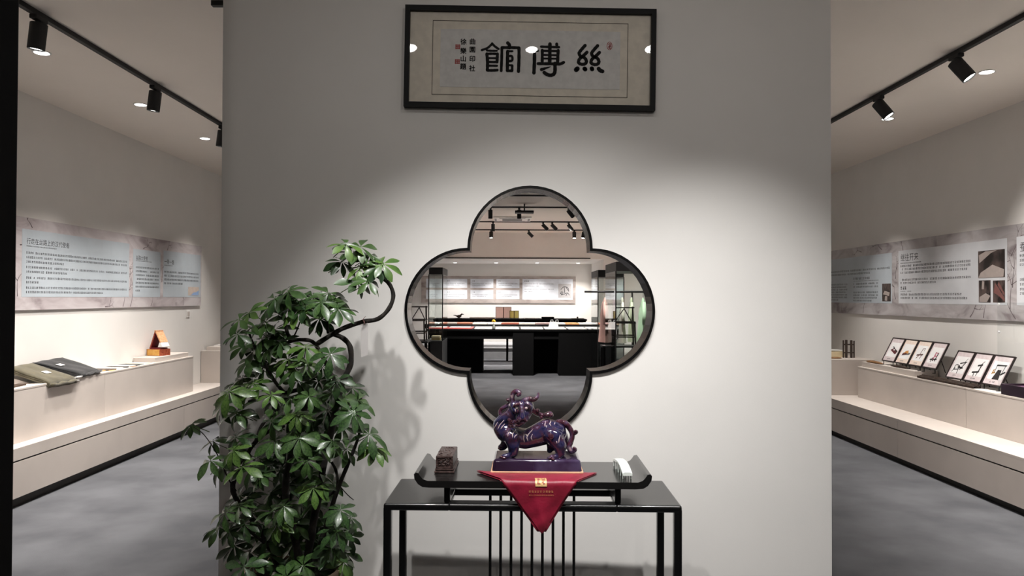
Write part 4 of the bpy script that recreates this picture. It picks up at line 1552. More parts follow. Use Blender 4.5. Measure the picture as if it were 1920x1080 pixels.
# flat cards and ribbons between garments and box
strip_cols = [('tan', rgb(190, 150, 92), rgb(206, 172, 120)), ('dark brown', rgb(66, 52, 44), rgb(90, 74, 62)), ('white', rgb(238, 235, 230), rgb(244, 242, 238)),
              ('black', rgb(48, 42, 38), rgb(64, 56, 52)), ('pale grey', rgb(210, 206, 200), rgb(224, 220, 214)), ('slate grey', rgb(74, 76, 78), rgb(96, 98, 98)), ('ivory', rgb(236, 226, 206), rgb(242, 234, 218))]
yy = 6.62
for i, (cn, a, b) in enumerate(strip_cols):
    w_ = (.07, .13, .12, .10, .13, .16, .13)[i]
    mb = MB()
    mb.obox(Matrix.Translation((-3.70, yy + w_ / 2, LZ + .005)) @ Matrix.Rotation(random.uniform(-.06, .06), 4, 'Z'), .18 if i else .12, w_ * .9, .009)
    g = solo(mb, 'cloth_bookmark', mat('bookmark_' + cn.replace(' ', '_'), a, b, scale=40, rough=.6), '%s flat ribbon bookmark, %s from the black garment on the left plinth' % (cn, ORD[i]), 'bookmark', 'bookmarks laid in a row on the left plinth')
    yy += w_
yy = 6.72
for i, cn in enumerate(('tan', 'white', 'brown', 'ivory', 'cream')):
    mb = MB()
    mb.obox(Matrix.Translation((-3.598, yy, LZ + .002)), .032, .09, .003)
    solo(mb, 'caption_card', mat('caption_' + cn, {'tan': rgb(206, 168, 118), 'white': rgb(240, 238, 234), 'brown': rgb(150, 118, 90), 'ivory': rgb(238, 230, 212), 'cream': rgb(240, 234, 222)}[cn], rough=.7),
         'small %s caption card at the front of the left plinth, %s from the garments' % (cn, ORD[i]), 'card', 'caption cards on the left plinth')
    yy += .19
# red and gold box with a folded brocade strip on top
XF[0] = Matrix.Translation((-3.718, 7.86, LZ + .048)) @ Matrix.Rotation(radians(-18), 4, 'Z')
bxg = thing('brocade_box', 'red and gold brocade box on the white riser', 'box', (0, 0, 0))
M_red = mat('red_brocade', rgb(132, 44, 30), rgb(170, 88, 56), scale=70, rough=.6, lo=.4, hi=.55)
MB().rbox(-.085, .085, -.075, .075, 0, .070, .003).build('body', M_red, bxg)
MB().rbox(-.08, .08, -.0785, -.074, .004, .066, .001, 1).build('gold_face', mat('gold_silk', rgb(206, 150, 62), rgb(222, 172, 86), scale=30, rough=.5), bxg)
MB().rbox(-.085, -.075, -.0795, .0, .0, .07, .001, 1).build('edge_strip', mat('ochre_edge', rgb(150, 100, 44), rough=.6), bxg)
af = thing('folded_brocade_stand', 'tall red folded brocade case standing tent-like on the gold box', 'case', (0, 0, .070))
M_peach = mat('peach_brocade', rgb(214, 150, 106), rgb(228, 178, 136), scale=60, rough=.6)
M_dkred = mat('dark_red_lining', rgb(104, 10, 20), rough=.6)
apex = Vector((0, 0, .262))
for s_, name in ((-1, 'rear_flap'), (1, 'front_flap')):
    foot = Vector((s_ * .07, 0, .073 if s_ < 0 else .14))
    d_ = (foot - apex)
    L_ = d_.length
    d_.normalize()
    x = Vector((0, 1, 0))
    z = d_.cross(x).normalized()
    M = Matrix.Translation((apex + foot) / 2) @ Matrix((x, d_, z)).transposed().to_4x4()
    MB().obox(M, .10, L_, .012).build(name, M_peach if s_ > 0 else M_red, af)
    MB().obox(M @ Matrix.Translation((0, 0, .008 if (z.x * s_) < 0 else -.008)), .096, L_ - .004, .004).build('lining', M_dkred, af)
    if s_ > 0:
        MB().obox(Matrix.Translation(foot + d_ * .024) @ Matrix((x, d_, z)).transposed().to_4x4(), .10, .05, .006).build('white_flap', M_white, af)
MB().box(-.06, .07, -.05, .05, .0712, .084).build('floor_pad', M_dkred, af)
MB().box(-.012, .012, -.05, .05, .256, .268).build('spine', M_peach, af)
XF[0] = None
# far-left book
solo(MB().rbox(-3.80, -3.48, 9.30, 9.75, .822, .868, .003, 1), 'book_block', M_plinth, 'flat cream block under the open book on the far left plinth', 'block')
mb = MB()
for s_ in (-1, 1):
    for k in range(6):
        t0_, t1_ = k / 6, (k + 1) / 6
        z0_, z1_ = .870 + .022 * sin(pi * (.15 + .6 * t0_)), .870 + .022 * sin(pi * (.15 + .6 * t1_))
        x0_, x1_ = -3.60 + s_ * .13 * t0_, -3.60 + s_ * .13 * t1_
        mb.add([(x0_, 9.36, z0_), (x1_, 9.36, z1_), (x1_, 9.62, z1_), (x0_, 9.62, z0_), (x0_, 9.36, .868), (x1_, 9.36, .868), (x1_, 9.62, .868), (x0_, 9.62, .868)],
               [(0, 1, 2, 3), (0, 4, 5, 1), (2, 6, 7, 3), (1, 5, 6, 2), (3, 7, 4, 0), (4, 7, 6, 5)])
solo(mb, 'open_book', M_white, 'open white book on the far left plinth', 'book')
# dark ruler-like bars at the near left
mb = MB().obox(Matrix.Translation((-3.66, 5.42, LZ + .006)) @ Matrix.Rotation(.1, 4, 'Z'), .06, .36, .012)
solo(mb, 'wooden_bar', mat('dark_bamboo', rgb(52, 36, 26), rgb(80, 58, 40), scale=30, rough=.5), 'thin dark wooden bar on the plinth beside the dark door edge', 'bar')
mb = MB().obox(Matrix.Translation((-3.74, 5.36, LZ + .004)), .08, .30, .008)
solo(mb, 'bamboo_slip', mat('bamboo_tan', rgb(206, 172, 128), scale=30, rough=.6), 'pale bamboo slip behind the thin dark bar on the left plinth', 'slip')
# plate on the left wall
yo = 3.84 * F_PX / (VPX - 354)
ot = thing('wall_socket', 'small white socket plate on the left wall below the panel', 'socket', (XL, yo, 1.25))
MB().rbox(XL, XL + .008, yo - .045, yo + .045, 1.25, 1.335, .002, 1).build('plate', M_white, ot)
MB().box(XL + .008, XL + .0105, yo - .03, yo + .03, 1.265, 1.32).build('insert', M_plinth, ot)

# ------------------------------------------------------------------ things on the right plinth
solo(MB().rbox(3.93, XR - .01, 7.10, 8.17, RZP, RZP + .055, .002, 1), 'display_riser', M_plinth, 'low white riser under the four far framed cards', 'riser')
M_cardframe = mat('card_frame_dark', rgb(44, 34, 34), rough=.5)
M_cardedge = mat('card_mauve', rgb(206, 190, 192), rgb(220, 208, 208), scale=20, rough=.6)
M_cardedge2 = mat('card_peach', rgb(226, 206, 192), rgb(234, 218, 206), scale=20, rough=.6)
M_cardin = mat('card_white', rgb(238, 236, 236), rough=.6)


def card(label, ya, yb, z0, edge, strokes, colours):
    """framed card leaning back towards the wall on an easel; strokes in unit card coordinates"""
    yc = (ya + yb) / 2
    w_ = abs(ya - yb) - .012
    x0 = 3.99
    t = thing('display_card', label, 'display card', (x0 + .05, yc, z0))
    lean = Vector((.125, 0, .245)).normalized()
    nrm = Vector((-lean.z, 0, lean.x))
    Hc = .275
    base = z0 + .040

    def fn(u, v, d):           # u 0..1 from image left (far) to right (near)
        return Vector((x0, ya - .006 - u * w_, base)) + lean * (v * Hc) + nrm * d
    mb = MB()
    slab(mb, 0, 1, 0, 1, -.008, 0, fn)
    mb.build('backing', M_cardframe, t, recalc=True)
    for (u0, u1, v0, v1) in ((0, 1, .965, 1), (0, 1, 0, .035), (0, .045, .035, .965), (.955, 1, .035, .965)):
        mb = MB()
        slab(mb, u0, u1, v0, v1, 0, .006, fn)
        mb.build('frame_strip', M_cardframe, t, recalc=True)
    mb = MB()
    slab(mb, .045, .955, .035, .965, 0, .0015, fn)
    sh = mb.build('sheet', edge, t, recalc=True)
    mb = MB()
    slab(mb, .13, .87, .20, .80, .0015, .0022, fn)
    mb.build('inner_sheet', M_cardin, sh, recalc=True)
    for ci, col in enumerate(colours):
        mb = MB()
        for st_ in strokes[ci]:
            if st_[0] == 'p':
                mb.add([fn(u, v, .0028 + ci * .0003) for u, v in st_[1]], [tuple(range(len(st_[1])))])
            else:
                ribbon(mb, st_[1], st_[2], fn, .0030 + ci * .0003)
        mb.build('printed_tool', col, sh)
    mb = MB()
    text_rows(mb, .36, .62, [.095], .055, .0025, fn, rng, pitch=.065)
    mb.build('caption', M_print, sh)
    # easel: rear strut and ledge
    top = fn(.5, .66, -.008)
    ft = Vector((min(top.x + .055, XR - .015), yc - .02, z0))
    MB().bar(top, ft, .006).build('easel_strut', M_blkmetal, t)
    for u in (.12, .88):
        a = fn(u, 0, -.006)
        MB().bar((a.x, a.y, z0), (a.x, a.y, a.z + .002), .006).build('easel_foot', M_blkmetal, t)
        MB().box(a.x - .024, a.x + .004, a.y - .004, a.y + .004, z0, z0 + .006).build('easel_foot', M_blkmetal, t)
    return t


K = mat('print_black', rgb(36, 33, 34), rough=.7)
KR = mat('print_dark_red', rgb(84, 22, 30), rough=.7)
KO = mat('print_orange', rgb(200, 140, 70), rough=.7)
KG = mat('print_grey', rgb(104, 104, 106), rough=.7)
KB = mat('print_brown', rgb(92, 66, 60), rough=.7)
KP = mat('print_rose', rgb(176, 92, 112), rough=.7)
KY = mat('print_ochre', rgb(160, 120, 62), rough=.7)
zc1, zc2 = RZP + .055, RZP
Ycards = [7.85, 7.59, 7.34, 7.09, 6.84]
card('framed card with a dark red tray print, farthest of the cards on the riser', Ycards[0], Ycards[1], zc1, M_cardedge,
     [[('p', [(.28, .48), (.5, .58), (.86, .46), (.8, .33), (.72, .33)])], [('l', [(.4, .62), (.82, .42)], .02)], [('l', [(.52, .5), (.6, .5)], .025)]], [KR, K, M_cardin])
card('framed card with an orange and grey tray print on the white riser', Ycards[1], Ycards[2], zc1, M_cardedge2,
     [[('p', [(.25, .32), (.8, .38), (.86, .46), (.3, .44)])], [('p', [(.3, .4), (.7, .42), (.62, .55), (.45, .52)])], [('l', [(.3, .38), (.55, .42)], .03)]], [KG, KO, KR])
card('framed card with a small brown loom print and peach border', Ycards[2], Ycards[3], zc1, M_cardedge2,
     [[('l', [(.32, .42), (.7, .46)], .03), ('l', [(.45, .4), (.36, .3)], .02), ('l', [(.66, .46), (.6, .3)], .02), ('l', [(.5, .45), (.55, .68)], .018), ('l', [(.55, .68), (.7, .7)], .012), ('l', [(.7, .68), (.68, .6)], .012)]], [KB])
card('framed card with a rose and black machine print, nearest on the riser', Ycards[3], Ycards[4], zc1, M_cardedge,
     [[('l', [(.3, .33), (.7, .36)], .025), ('l', [(.4, .4), (.38, .25)], .018), ('l', [(.62, .3), (.66, .58)], .03), ('l', [(.42, .36), (.5, .3)], .03)],
      [('l', [(.48, .36), (.5, .6)], .03), ('l', [(.5, .6), (.64, .58)], .015), ('l', [(.5, .48), (.64, .46)], .02)]], [K, KP])
card('framed card with a black spinning wheel print beside the riser', 6.71, 6.45, zc2, M_cardedge,
     [[('l', [(.25, .3), (.28, .48), (.5, .46), (.52, .36), (.28, .32)], .015), ('l', [(.5, .36), (.52, .2)], .016), ('l', [(.48, .55), (.8, .62)], .02), ('l', [(.6, .35), (.75, .6)], .022),
       ('l', [(.7, .62), (.78, .74)], .01), ('l', [(.2, .24), (.3, .38)], .014), ('l', [(.45, .42), (.7, .4)], .03)]], [K])
card('framed card with a black silk reel print, middle of the three nearer cards', 6.45, 6.20, zc2, M_cardedge,
     [[('l', [(.3, .32), (.62, .36)], .03), ('l', [(.4, .34), (.42, .2)], .018), ('l', [(.58, .34), (.56, .22)], .018), ('l', [(.6, .36), (.62, .6)], .03), ('l', [(.45, .56), (.66, .6)], .03),
       ('l', [(.6, .62), (.7, .72)], .014)]], [K])
card('framed card with a large black loom print, nearest of all the cards', 6.20, 5.94, zc2, M_cardedge,
     [[('p', [(.38, .2), (.72, .2), (.66, .52), (.48, .52)]), ('l', [(.35, .66), (.8, .68)], .022), ('l', [(.36, .66), (.36, .4)], .014), ('l', [(.76, .66), (.74, .42)], .014), ('l', [(.72, .38), (.85, .46)], .03)],
      [('l', [(.28, .38), (.3, .5)], .026), ('l', [(.3, .4), (.4, .42)], .02)]], [K, KY])


def shuttle(label, xc, yc, z, L_, r, rot, m):
    mb = MB()
    prof_ = [(-.5, .08), (-.42, .45), (-.25, .85), (0, 1), (.25, .85), (.42, .45), (.5, .08)]
    pts = [Vector((0, k * L_, r * .62)) for k, _ in prof_]
    mb.tube(smoothpath(pts, 3), [r * w_ for w_ in [prof_[min(i // 3, 6)][1] * (1 - (i % 3) / 3) + prof_[min(i // 3 + 1, 6)][1] * (i % 3) / 3 for i in range(19)]], 12)
    mb.map(lambda p: Vector((p.x, p.y, p.z * .9)))
    M = Matrix.Translation((xc, yc, z)) @ Matrix.Rotation(rot, 4, 'Z')
    mb.map(lambda p: M @ Vector((p.x, p.y, max(p.z, .0005))))
    return mb


M_shut = mat('shuttle_wood', rgb(112, 78, 48), rgb(146, 108, 72), scale=30, rough=.5, stretch=(6, 1, 6))
M_shutd = mat('shuttle_ebony', rgb(40, 28, 22), rgb(62, 46, 36), scale=30, rough=.4)
solo(shuttle('', 3.955, 7.93, RZP + .055, .34, .020, .05, M_shut), 'weaving_shuttle', M_shut, 'brown boat-shaped weaving shuttle at the far end of the white riser', 'shuttle', smooth=True, angle=60)
solo(shuttle('', 3.958, 7.43, RZP + .055, .30, .016, .05, M_shutd), 'weaving_shuttle', M_shutd, 'dark pointed weaving shuttle before the orange tray card', 'shuttle', smooth=True, angle=60)
M_reed = mat('dark_reed_wood', rgb(36, 27, 23), rgb(70, 54, 44), scale=20, rough=.5, stretch=(40, 1, 1))
rd = thing('loom_reed', 'long dark wooden loom reed lying before the three nearer cards', 'loom reed', (3.94, 6.58, RZP))
for i, dx in enumerate((-.028, -.006, .016)):
    MB().rbox(3.942 + dx - .009, 3.942 + dx + .009, 6.16, 7.02, RZP, RZP + .022 + .006 * i, .003, 1).build('rail', M_reed, rd)
for y in (6.17, 6.6, 7.0):
    MB().box(3.908, 3.965, y - .01, y + .01, RZP + .0005, RZP + .018).build('crosspiece', M_reed, rd)
solo(MB().obox(Matrix.Translation((3.955, 6.02, RZP + .0015)) @ Matrix.Rotation(.12, 4, 'Z'), .08, .28, .003), 'paper_sheet', M_white, 'white sheet lying before the nearest framed card on the right plinth', 'sheet')
M_purple = mat('purple_lacquer', rgb(44, 26, 40), rgb(56, 34, 52), scale=10, rough=.35, coat=.2)
pb = thing('purple_tray', 'dark purple open tray at the near end of the right plinth', 'tray', (3.98, 5.6, RZP))
MB().box(3.925, 4.13, 5.35, 5.83, RZP, RZP + .012).build('bottom', M_purple, pb)
for (x0, x1, y0, y1) in ((3.912, 3.927, 5.35, 5.83), (4.115, 4.13, 5.35, 5.83), (3.927, 4.115, 5.815, 5.83), (3.927, 4.115, 5.35, 5.365)):
    MB().rbox(x0, x1, y0, y1, RZP, RZP + .085, .002, 1).build('side', M_purple, pb)
MB().box(3.93, 4.11, 5.4, 5.8, RZP + .012, RZP + .07).build('silk_lining', mat('violet_silk', rgb(104, 52, 100), rgb(124, 70, 118), scale=30, rough=.5), pb)
solo(MB().rbox(4.135, 4.163, 5.72, 5.96, RZP, RZP + .03, .003, 1), 'wood_block', M_shut, 'small tan wood block behind the purple tray', 'block')
wk = thing('wooden_frame_tool', 'dark wooden upright tool standing behind the purple tray at the photo edge', 'tool', (4.15, 5.6, RZP))
MB().rbox(4.137, 4.16, 5.59, 5.63, RZP, RZP + .22, .003, 1).build('post', M_reed, wk)
MB().rbox(4.137, 4.16, 5.40, 5.63, RZP + .16, RZP + .19, .003, 1).build('crosspiece', M_reed, wk)
MB().rbox(4.137, 4.16, 5.40, 5.44, RZP, RZP + .22, .003, 1).build('post', M_reed, wk)
# acrylic guard with its steel pins
ya = 3.9 * F_PX / (1873 - VPX)
ag = thing('acrylic_guard', 'clear acrylic guard sheet with steel pins before the dark purple tray', 'guard', (3.901, ya, RZP))
MB().box(3.899, 3.903, 4.75, ya, RZP, 1.475).build('sheet', M_acryl, ag)
for z in (1.462, 1.24):
    MB().tube([(3.894, ya - .012, z), (3.908, ya - .012, z)], .010, 10).build('pin', mat('bright_steel', rgb(230, 230, 230), rough=.35, metal=.6), ag, smooth=True)
# far right plinth
wr = thing('wooden_rack', 'small dark wooden ladder-like rack with four uprights on the far right plinth', 'rack', (4.0, 8.6, .81))
for px_, r_, h_ in ((1582.5, .007, .205), (1588, .013, .21), (1597.5, .013, .205), (1602.5, .007, .2)):
    x = W(px_, 0, 8.6)[0]
    MB().rbox(x - r_, x + r_, 8.59, 8.61, .81, .81 + h_, .004, 1).build('upright', M_reed, wr)
for z in (.87, .965):
    MB().rbox(W(1582, 0, 8.6)[0], W(1603, 0, 8.6)[0], 8.594, 8.606, z - .007, z + .007, .002, 1).build('crossbar', M_reed, wr)
solo(MB().rbox(W(1545, 0, 8.75)[0], W(1580, 0, 8.75)[0], 8.68, 8.95, .81, .875, .003, 1), 'book_stack_box', mat('cream_box', rgb(226, 208, 170), scale=20, rough=.7), 'cream coloured box behind the brown shuttle on the far right plinth', 'box')
solo(MB().obox(Matrix.Translation((W(1562, 0, 8.8)[0], 8.8, .887)) @ Matrix.Rotation(.03, 4, 'Y'), .2, .2, .008), 'paper_sheet', M_white, 'curled white sheet on top of the cream box', 'sheet')
mb = shuttle('', W(1566, 0, 8.45)[0], 8.45, .81, .17, .016, pi / 2, M_shut)
solo(mb, 'weaving_shuttle', M_shut, 'brown weaving shuttle on the far right plinth before the cream box', 'shuttle', smooth=True, angle=60)

# ------------------------------------------------------------------ the room beyond the opening
# back panel
fnB = lambda u, v, d: Vector((u, YA - .03 - d, v))
qB = lambda px, py: W(px, py, YA - .03)
x0_, zt_ = qB(790, 518)
x1_, zb_ = qB(1079.5, 568)
pb_ = thing('information_panel', 'wide rose grey information panel with white text blocks on the far wall', 'panel', ((x0_ + x1_) / 2, YA, zb_))
mb = MB()
slab(mb, x0_, x1_, zb_, zt_, -.028, 0, fnB)
mb.build('board', M_boardB, pb_, recalc=True)
M_blockB = mat('white_blue_print', rgb(226, 230, 238), rough=.6)
rows_ = ((523, 540), (544, 561))
for (a, b) in ((799, 829), (834.5, 876), (882, 925), (930.5, 974)):
    for (ya_, yb_) in rows_:
        mb = MB()
        (u0, v1), (u1, v0) = qB(a, ya_), qB(b, yb_)
        slab(mb, u0, u1, v0, v1, 0, .003, fnB)
        bk = mb.build('text_block', M_blockB, pb_, recalc=True)
        mb = MB()
        text_rows(mb, u0 + .06, u0 + .13, [v1 - .075], .035, .004, fnB, rng)
        text_rows(mb, u0 + .06, u1 - .05, [v1 - .145, v1 - .19], .022, .004, fnB, rng, last={1: .7})
        mb.build('lettering', M_print, bk)
mb = MB()
(u0, v1), (u1, v0) = qB(979.5, 523), qB(1074, 561.5)
slab(mb, u0, u1, v0, v1, 0, .003, fnB)
bk = mb.build('text_block', M_blockB, pb_, recalc=True)
mb = MB()
text_rows(mb, u0 + .06, u0 + .2, [v1 - .08], .045, .004, fnB, rng)
text_rows(mb, u0 + .06, u0 + .9, [v1 - .15, v1 - .21, v1 - .30, v1 - .36], .024, .004, fnB, rng, last={1: .5, 3: .3})
mb.build('lettering', M_print, bk)
(u0, v1), (u1, v0) = qB(1047, 532), qB(1071, 558)
mb = MB()
slab(mb, u0, u1, v0, v1, .003, .005, fnB)
dr_ = mb.build('drawing_print', mat('drawing_grey', rgb(188, 186, 188), scale=20, rough=.6), pb_, recalc=True)
mb = MB()
for st_ in ([(.15, .3), (.4, .25), (.7, .35), (.85, .2)], [(.2, .6), (.45, .8), (.75, .7), (.8, .45)], [(.45, .8), (.5, .35)], [(.25, .2), (.2, .4), (.35, .4), (.3, .2)], [(.6, .75), (.8, .5)], [(.7, .35), (.6, .15)]):
    ribbon(mb, [(u0 + (u1 - u0) * a, v0 + (v1 - v0) * b) for a, b in st_], .008, fnB, .0062)
mb.build('line_drawing', M_print, dr_)

for i, px_ in enumerate((853, 930, 1007, 1084)):
    downlight(W(px_, 0, 20.3)[0], 20.3, SOF, 'small downlight in the far bulkhead, %s counting from the left glass case' % ORD[i], P_REAR_DOWN, r=.05, size=110)
MB().box(XL, XP, 20.0, 20.01, SOF - .001, SOF).build('trim_4', M_plinth)['kind'] = 'structure'

# tracks and spotlights of the far room
TY = [11.5, 13.0, 15.5, 17.35]
tnames = ('nearest', 'second', 'third', 'farthest')
for y, nm in zip(TY, tnames):
    track('lighting_track', (-3.2, y, CEIL - .012), (3.4, y, CEIL - .012), 'thin black ceiling track seen through the opening, %s of four' % nm, .025, .024)
heads = [(13.0, 919, (0, .05, -1), 'upright head at the window edge on the second far track', False, 0),
         (13.0, 973, (0, .05, -1), 'upright head beside the air conditioner on the second far track', False, P_REAR_TRACK),
         (13.0, 1066, (.62, .3, -.7), 'tilted head alone at the end of the second far track', False, 0),
         (15.5, 924, (0, .1, -1), 'upright head on the third far track', False, P_REAR_TRACK),
         (15.5, 1018, (.72, .1, -.7), 'tilted head on the third far track, first of three', False, 0),
         (15.5, 1035, (.72, .1, -.7), 'tilted head on the third far track, second of three', False, P_REAR_TRACK),
         (15.5, 1066, (.6, .1, -.8), 'tilted head on the third far track, last of three', False, 0),
         (17.35, 920.5, (0, -.25, -1), 'lit head facing the viewer, leftmost on the farthest track', True, P_REAR_TRACK),
         (17.35, 991, (.72, .1, -.7), 'tilted dark head on the farthest track', False, 0),
         (17.35, 1076.5, (0, -.25, -1), 'lit head facing the viewer on the farthest track, left of the last pair', True, P_REAR_TRACK),
         (17.35, 1094.5, (-.2, -.25, -1), 'lit head facing the viewer on the farthest track, right of the last pair', True, 0)]
for y, px_, aim, lab, lit, pw in heads:
    spotlight(W(px_, 0, y)[0], y, CEIL - .024, aim, 'black spotlight, ' + lab, pw, r=.038 if not lit else .045, L=.155, lit=lit, size=110, blend=.8)
spotlight(1.75, 11.5, CEIL - .024, (.02, .12, -1), 'added unseen black fill spotlight above the hanging robes on the nearest far track', 260, r=.038, L=.155, size=80, blend=1.0)  # unseen head added to this track to brighten the robes
# air conditioner and dark ceiling bar
acx = W(960, 0, 14.9)[0]
ac = thing('ceiling_air_conditioner', 'white ceiling cassette air conditioner seen through the opening', 'air conditioner', (acx, 14.9, CEIL))
MB().rbox(acx - .38, acx + .38, 14.55, 15.25, CEIL - .035, CEIL, .014, 3).build('casing', M_white, ac, smooth=True)
MB().rbox(acx - .2, acx + .2, 14.72, 15.08, CEIL - .04, CEIL - .034, .002, 1).build('grille', mat('grille_grey', rgb(96, 98, 98), rough=.6), ac)
for (x0, x1, y0, y1) in ((-.26, .26, 14.575, 14.615), (-.26, .26, 15.185, 15.225), (-.355, -.315, 14.68, 15.12), (.315, .355, 14.68, 15.12)):
    MB().rbox(acx + x0, acx + x1, y0, y1, CEIL - .039, CEIL - .034, .001, 1).build('air_slot', mat('slot_grey', rgb(150, 150, 150), rough=.6), ac)
bx_, bz_ = W(982, 399.5, 12.9)
cb = thing('ceiling_projector', 'flat black bar hung under the ceiling near the air conditioner', 'projector', (bx_, 12.6, CEIL - .2))
MB().rbox(bx_ - .16, bx_ + .16, 12.5, 12.7, CEIL - .165, CEIL - .125, .006).build('body', M_track, cb)
MB().tube([(bx_, 12.6, CEIL - .126), (bx_, 12.6, CEIL)], .012, 8).build('pole', M_track, cb)

# long black display tables
TT = .89


def long_table(label, x0, x1, y0, y1, z, peds, legs=(), apron=.19):
    t = thing('display_table', label, 'table', ((x0 + x1) / 2, (y0 + y1) / 2, 0))
    MB().rbox(x0, x1, y0, y1, z - .04, z, .004, 1).build('table_top', M_blkmatte, t)
    if apron:
        MB().box(x0 + .02, x1 - .02, y0 + .06, y0 + .09, z - apron, z - .04).build('apron', M_blkmatte, t)
    for (a, b, ya_, yb_) in peds:
        MB().rbox(a, b, ya_, yb_, 0, z - .04, .004, 1).build('pedestal', M_blkmatte, t)
    for (x, y) in legs:
        MB().box(x - .025, x + .025, y - .025, y + .025, 0, z - .04).build('leg', M_blkmatte, t)
    return t


wx = lambda px_, Y: W(px_, 0, Y)[0]
yA = 14.15
long_table('long matt black display table nearest the opening, with pedestals below', wx(800, yA), wx(1165, yA), yA, 15.9, TT,
           [(wx(815, 14.9), wx(906, 14.9), 14.75, 15.4), (wx(962, yA + .02), wx(1001, yA + .02), yA + .02, 15.6), (wx(1001, 14.9), wx(1048, 14.9), 14.75, 15.4), (wx(1048, yA + .02), wx(1155, yA + .02), yA + .02, 15.6)])
yB = 16.7
long_table('second long matt black display table behind the nearest one', wx(795, yB), wx(1160, yB), yB, 17.5, TT, [], [(wx(815, yB), 16.76), (wx(951.5, 17.4), 17.4), (wx(1140, yB), 16.76)], apron=.10)
yC = 18.7
long_table('black back counter against the far wall with small screens on it', wx(812, yC), wx(1101, yC), yC, 19.6, .955, [(wx(985, yC), wx(1095, yC), yC + .1, 19.4), (wx(818, yC), wx(900, yC), yC + .1, 19.4)], apron=.08)
# sheets, folders and books on the two tables
palA = [('red', rgb(196, 60, 52)), ('red', rgb(190, 56, 50)), ('white', rgb(238, 238, 238))]
xs = [812, 838, 889, 926, 977, 1022, 1066, 1104]
we = [24, 48, 34, 48, 43, 41, 35, 28]
names = ['red folder at the far left end', 'red folder beside the first white sheet', 'white sheet beside the red folder', 'white sheet by the yellow flower', 'white sheet in the middle of the row',
         'white sheet under the white bag', 'white sheet right of the bag', 'white sheet at the right end inside the glass reflection']
for i, (x, w_, nm) in enumerate(zip(xs, we, names)):
    a, b = wx(x, 14.25), wx(x + w_, 14.25)
    red = 'red' in nm.split(' ')[0]
    mb = MB()
    mb.obox(Matrix.Translation(((a + b) / 2, 14.62, TT + .006)) @ Matrix.Rotation(random.uniform(-.02, .02), 4, 'Z'), (b - a) * .97, .80, .012)
    t = solo(mb, 'printed_sheet', mat('sheet_red', rgb(196, 62, 54), rough=.6) if red else M_white, nm + ' on the nearest black table', 'sheet', 'sheets on the nearest black table')
    mb = MB()
    if red:
        mb.obox(Matrix.Translation(((a + b) / 2 - .02, 14.75, TT + .0165)), (b - a) * .8, .42, .006)
        solo(mb, 'printed_sheet', M_white, 'white sheet lying on the ' + nm, 'sheet', 'sheets on the nearest black table')
    else:
        mb.obox(Matrix.Translation(((a + b) / 2 + .03, 14.66, TT + .0125)), (b - a) * .55, .2, .002)
        solo(mb, 'printed_strip', mat('strip_tint_%d' % (i % 3), (rgb(170, 190, 196), rgb(196, 150, 140), rgb(120, 118, 118))[i % 3], rough=.6), 'tinted strip lying on the ' + nm, 'strip', 'strips on the table sheets')
cols2 = [('white', rgb(236, 235, 232)), ('grey', rgb(150, 140, 132)), ('brown', rgb(150, 92, 70)), ('cream', rgb(238, 232, 222)), ('white', rgb(240, 240, 238)), ('rust', rgb(160, 84, 66)),
         ('ivory', rgb(232, 226, 214)), ('mauve', rgb(170, 140, 136)), ('white', rgb(238, 238, 238)), ('orange', rgb(226, 156, 98)), ('pale grey', rgb(214, 212, 210)), ('terracotta', rgb(176, 104, 74))]
px_ = 800
for i, (cn, c) in enumerate(cols2):
    w_ = 25 + (i * 7) % 9
    a, b = wx(px_, 16.9), wx(px_ + w_ - 1, 16.9)
    mb = MB()
    mb.obox(Matrix.Translation(((a + b) / 2, 17.08, TT + .014)) @ Matrix.Rotation(random.uniform(-.04, .04), 4, 'Z'), (b - a), .6, .028)
    solo(mb, 'folded_cloth', mat('cloth2_' + cn.replace(' ', '_'), c, scale=10, rough=.8), '%s folded cloth on the second black table, %s from its left end' % (cn, ORD[i]), 'cloth', 'cloths on the second black table')
    px_ += w_
# white bag
bgx, bgz = W(1038, 614, 14.5)
bg = thing('paper_bag', 'small white bag with two loop handles standing on the nearest black table', 'bag', (bgx, 14.5, TT + .012))
mb = MB()
mb.add([(bgx - .1, 14.44, TT + .012), (bgx + .1, 14.44, TT + .012), (bgx + .1, 14.56, TT + .012), (bgx - .1, 14.56, TT + .012),
        (bgx - .07, 14.48, TT + .14), (bgx + .08, 14.48, TT + .135), (bgx + .08, 14.52, TT + .135), (bgx - .07, 14.52, TT + .14)],
       [(0, 3, 2, 1), (4, 5, 6, 7), (0, 1, 5, 4), (1, 2, 6, 5), (2, 3, 7, 6), (3, 0, 4, 7)])
mb.build('bag_body', mat('bag_cotton', rgb(226, 226, 226), scale=30, rough=.8, bump=.4), bg)
for dx in (-.03, .07):
    MB().tube([(bgx + dx - .03, 14.49, TT + .12), (bgx + dx - .025, 14.48, TT + .17), (bgx + dx + .015, 14.48, TT + .175), (bgx + dx + .03, 14.49, TT + .12)], .006, 6).build('handle', mat('bag_cotton2', rgb(206, 206, 206), rough=.8), bg)
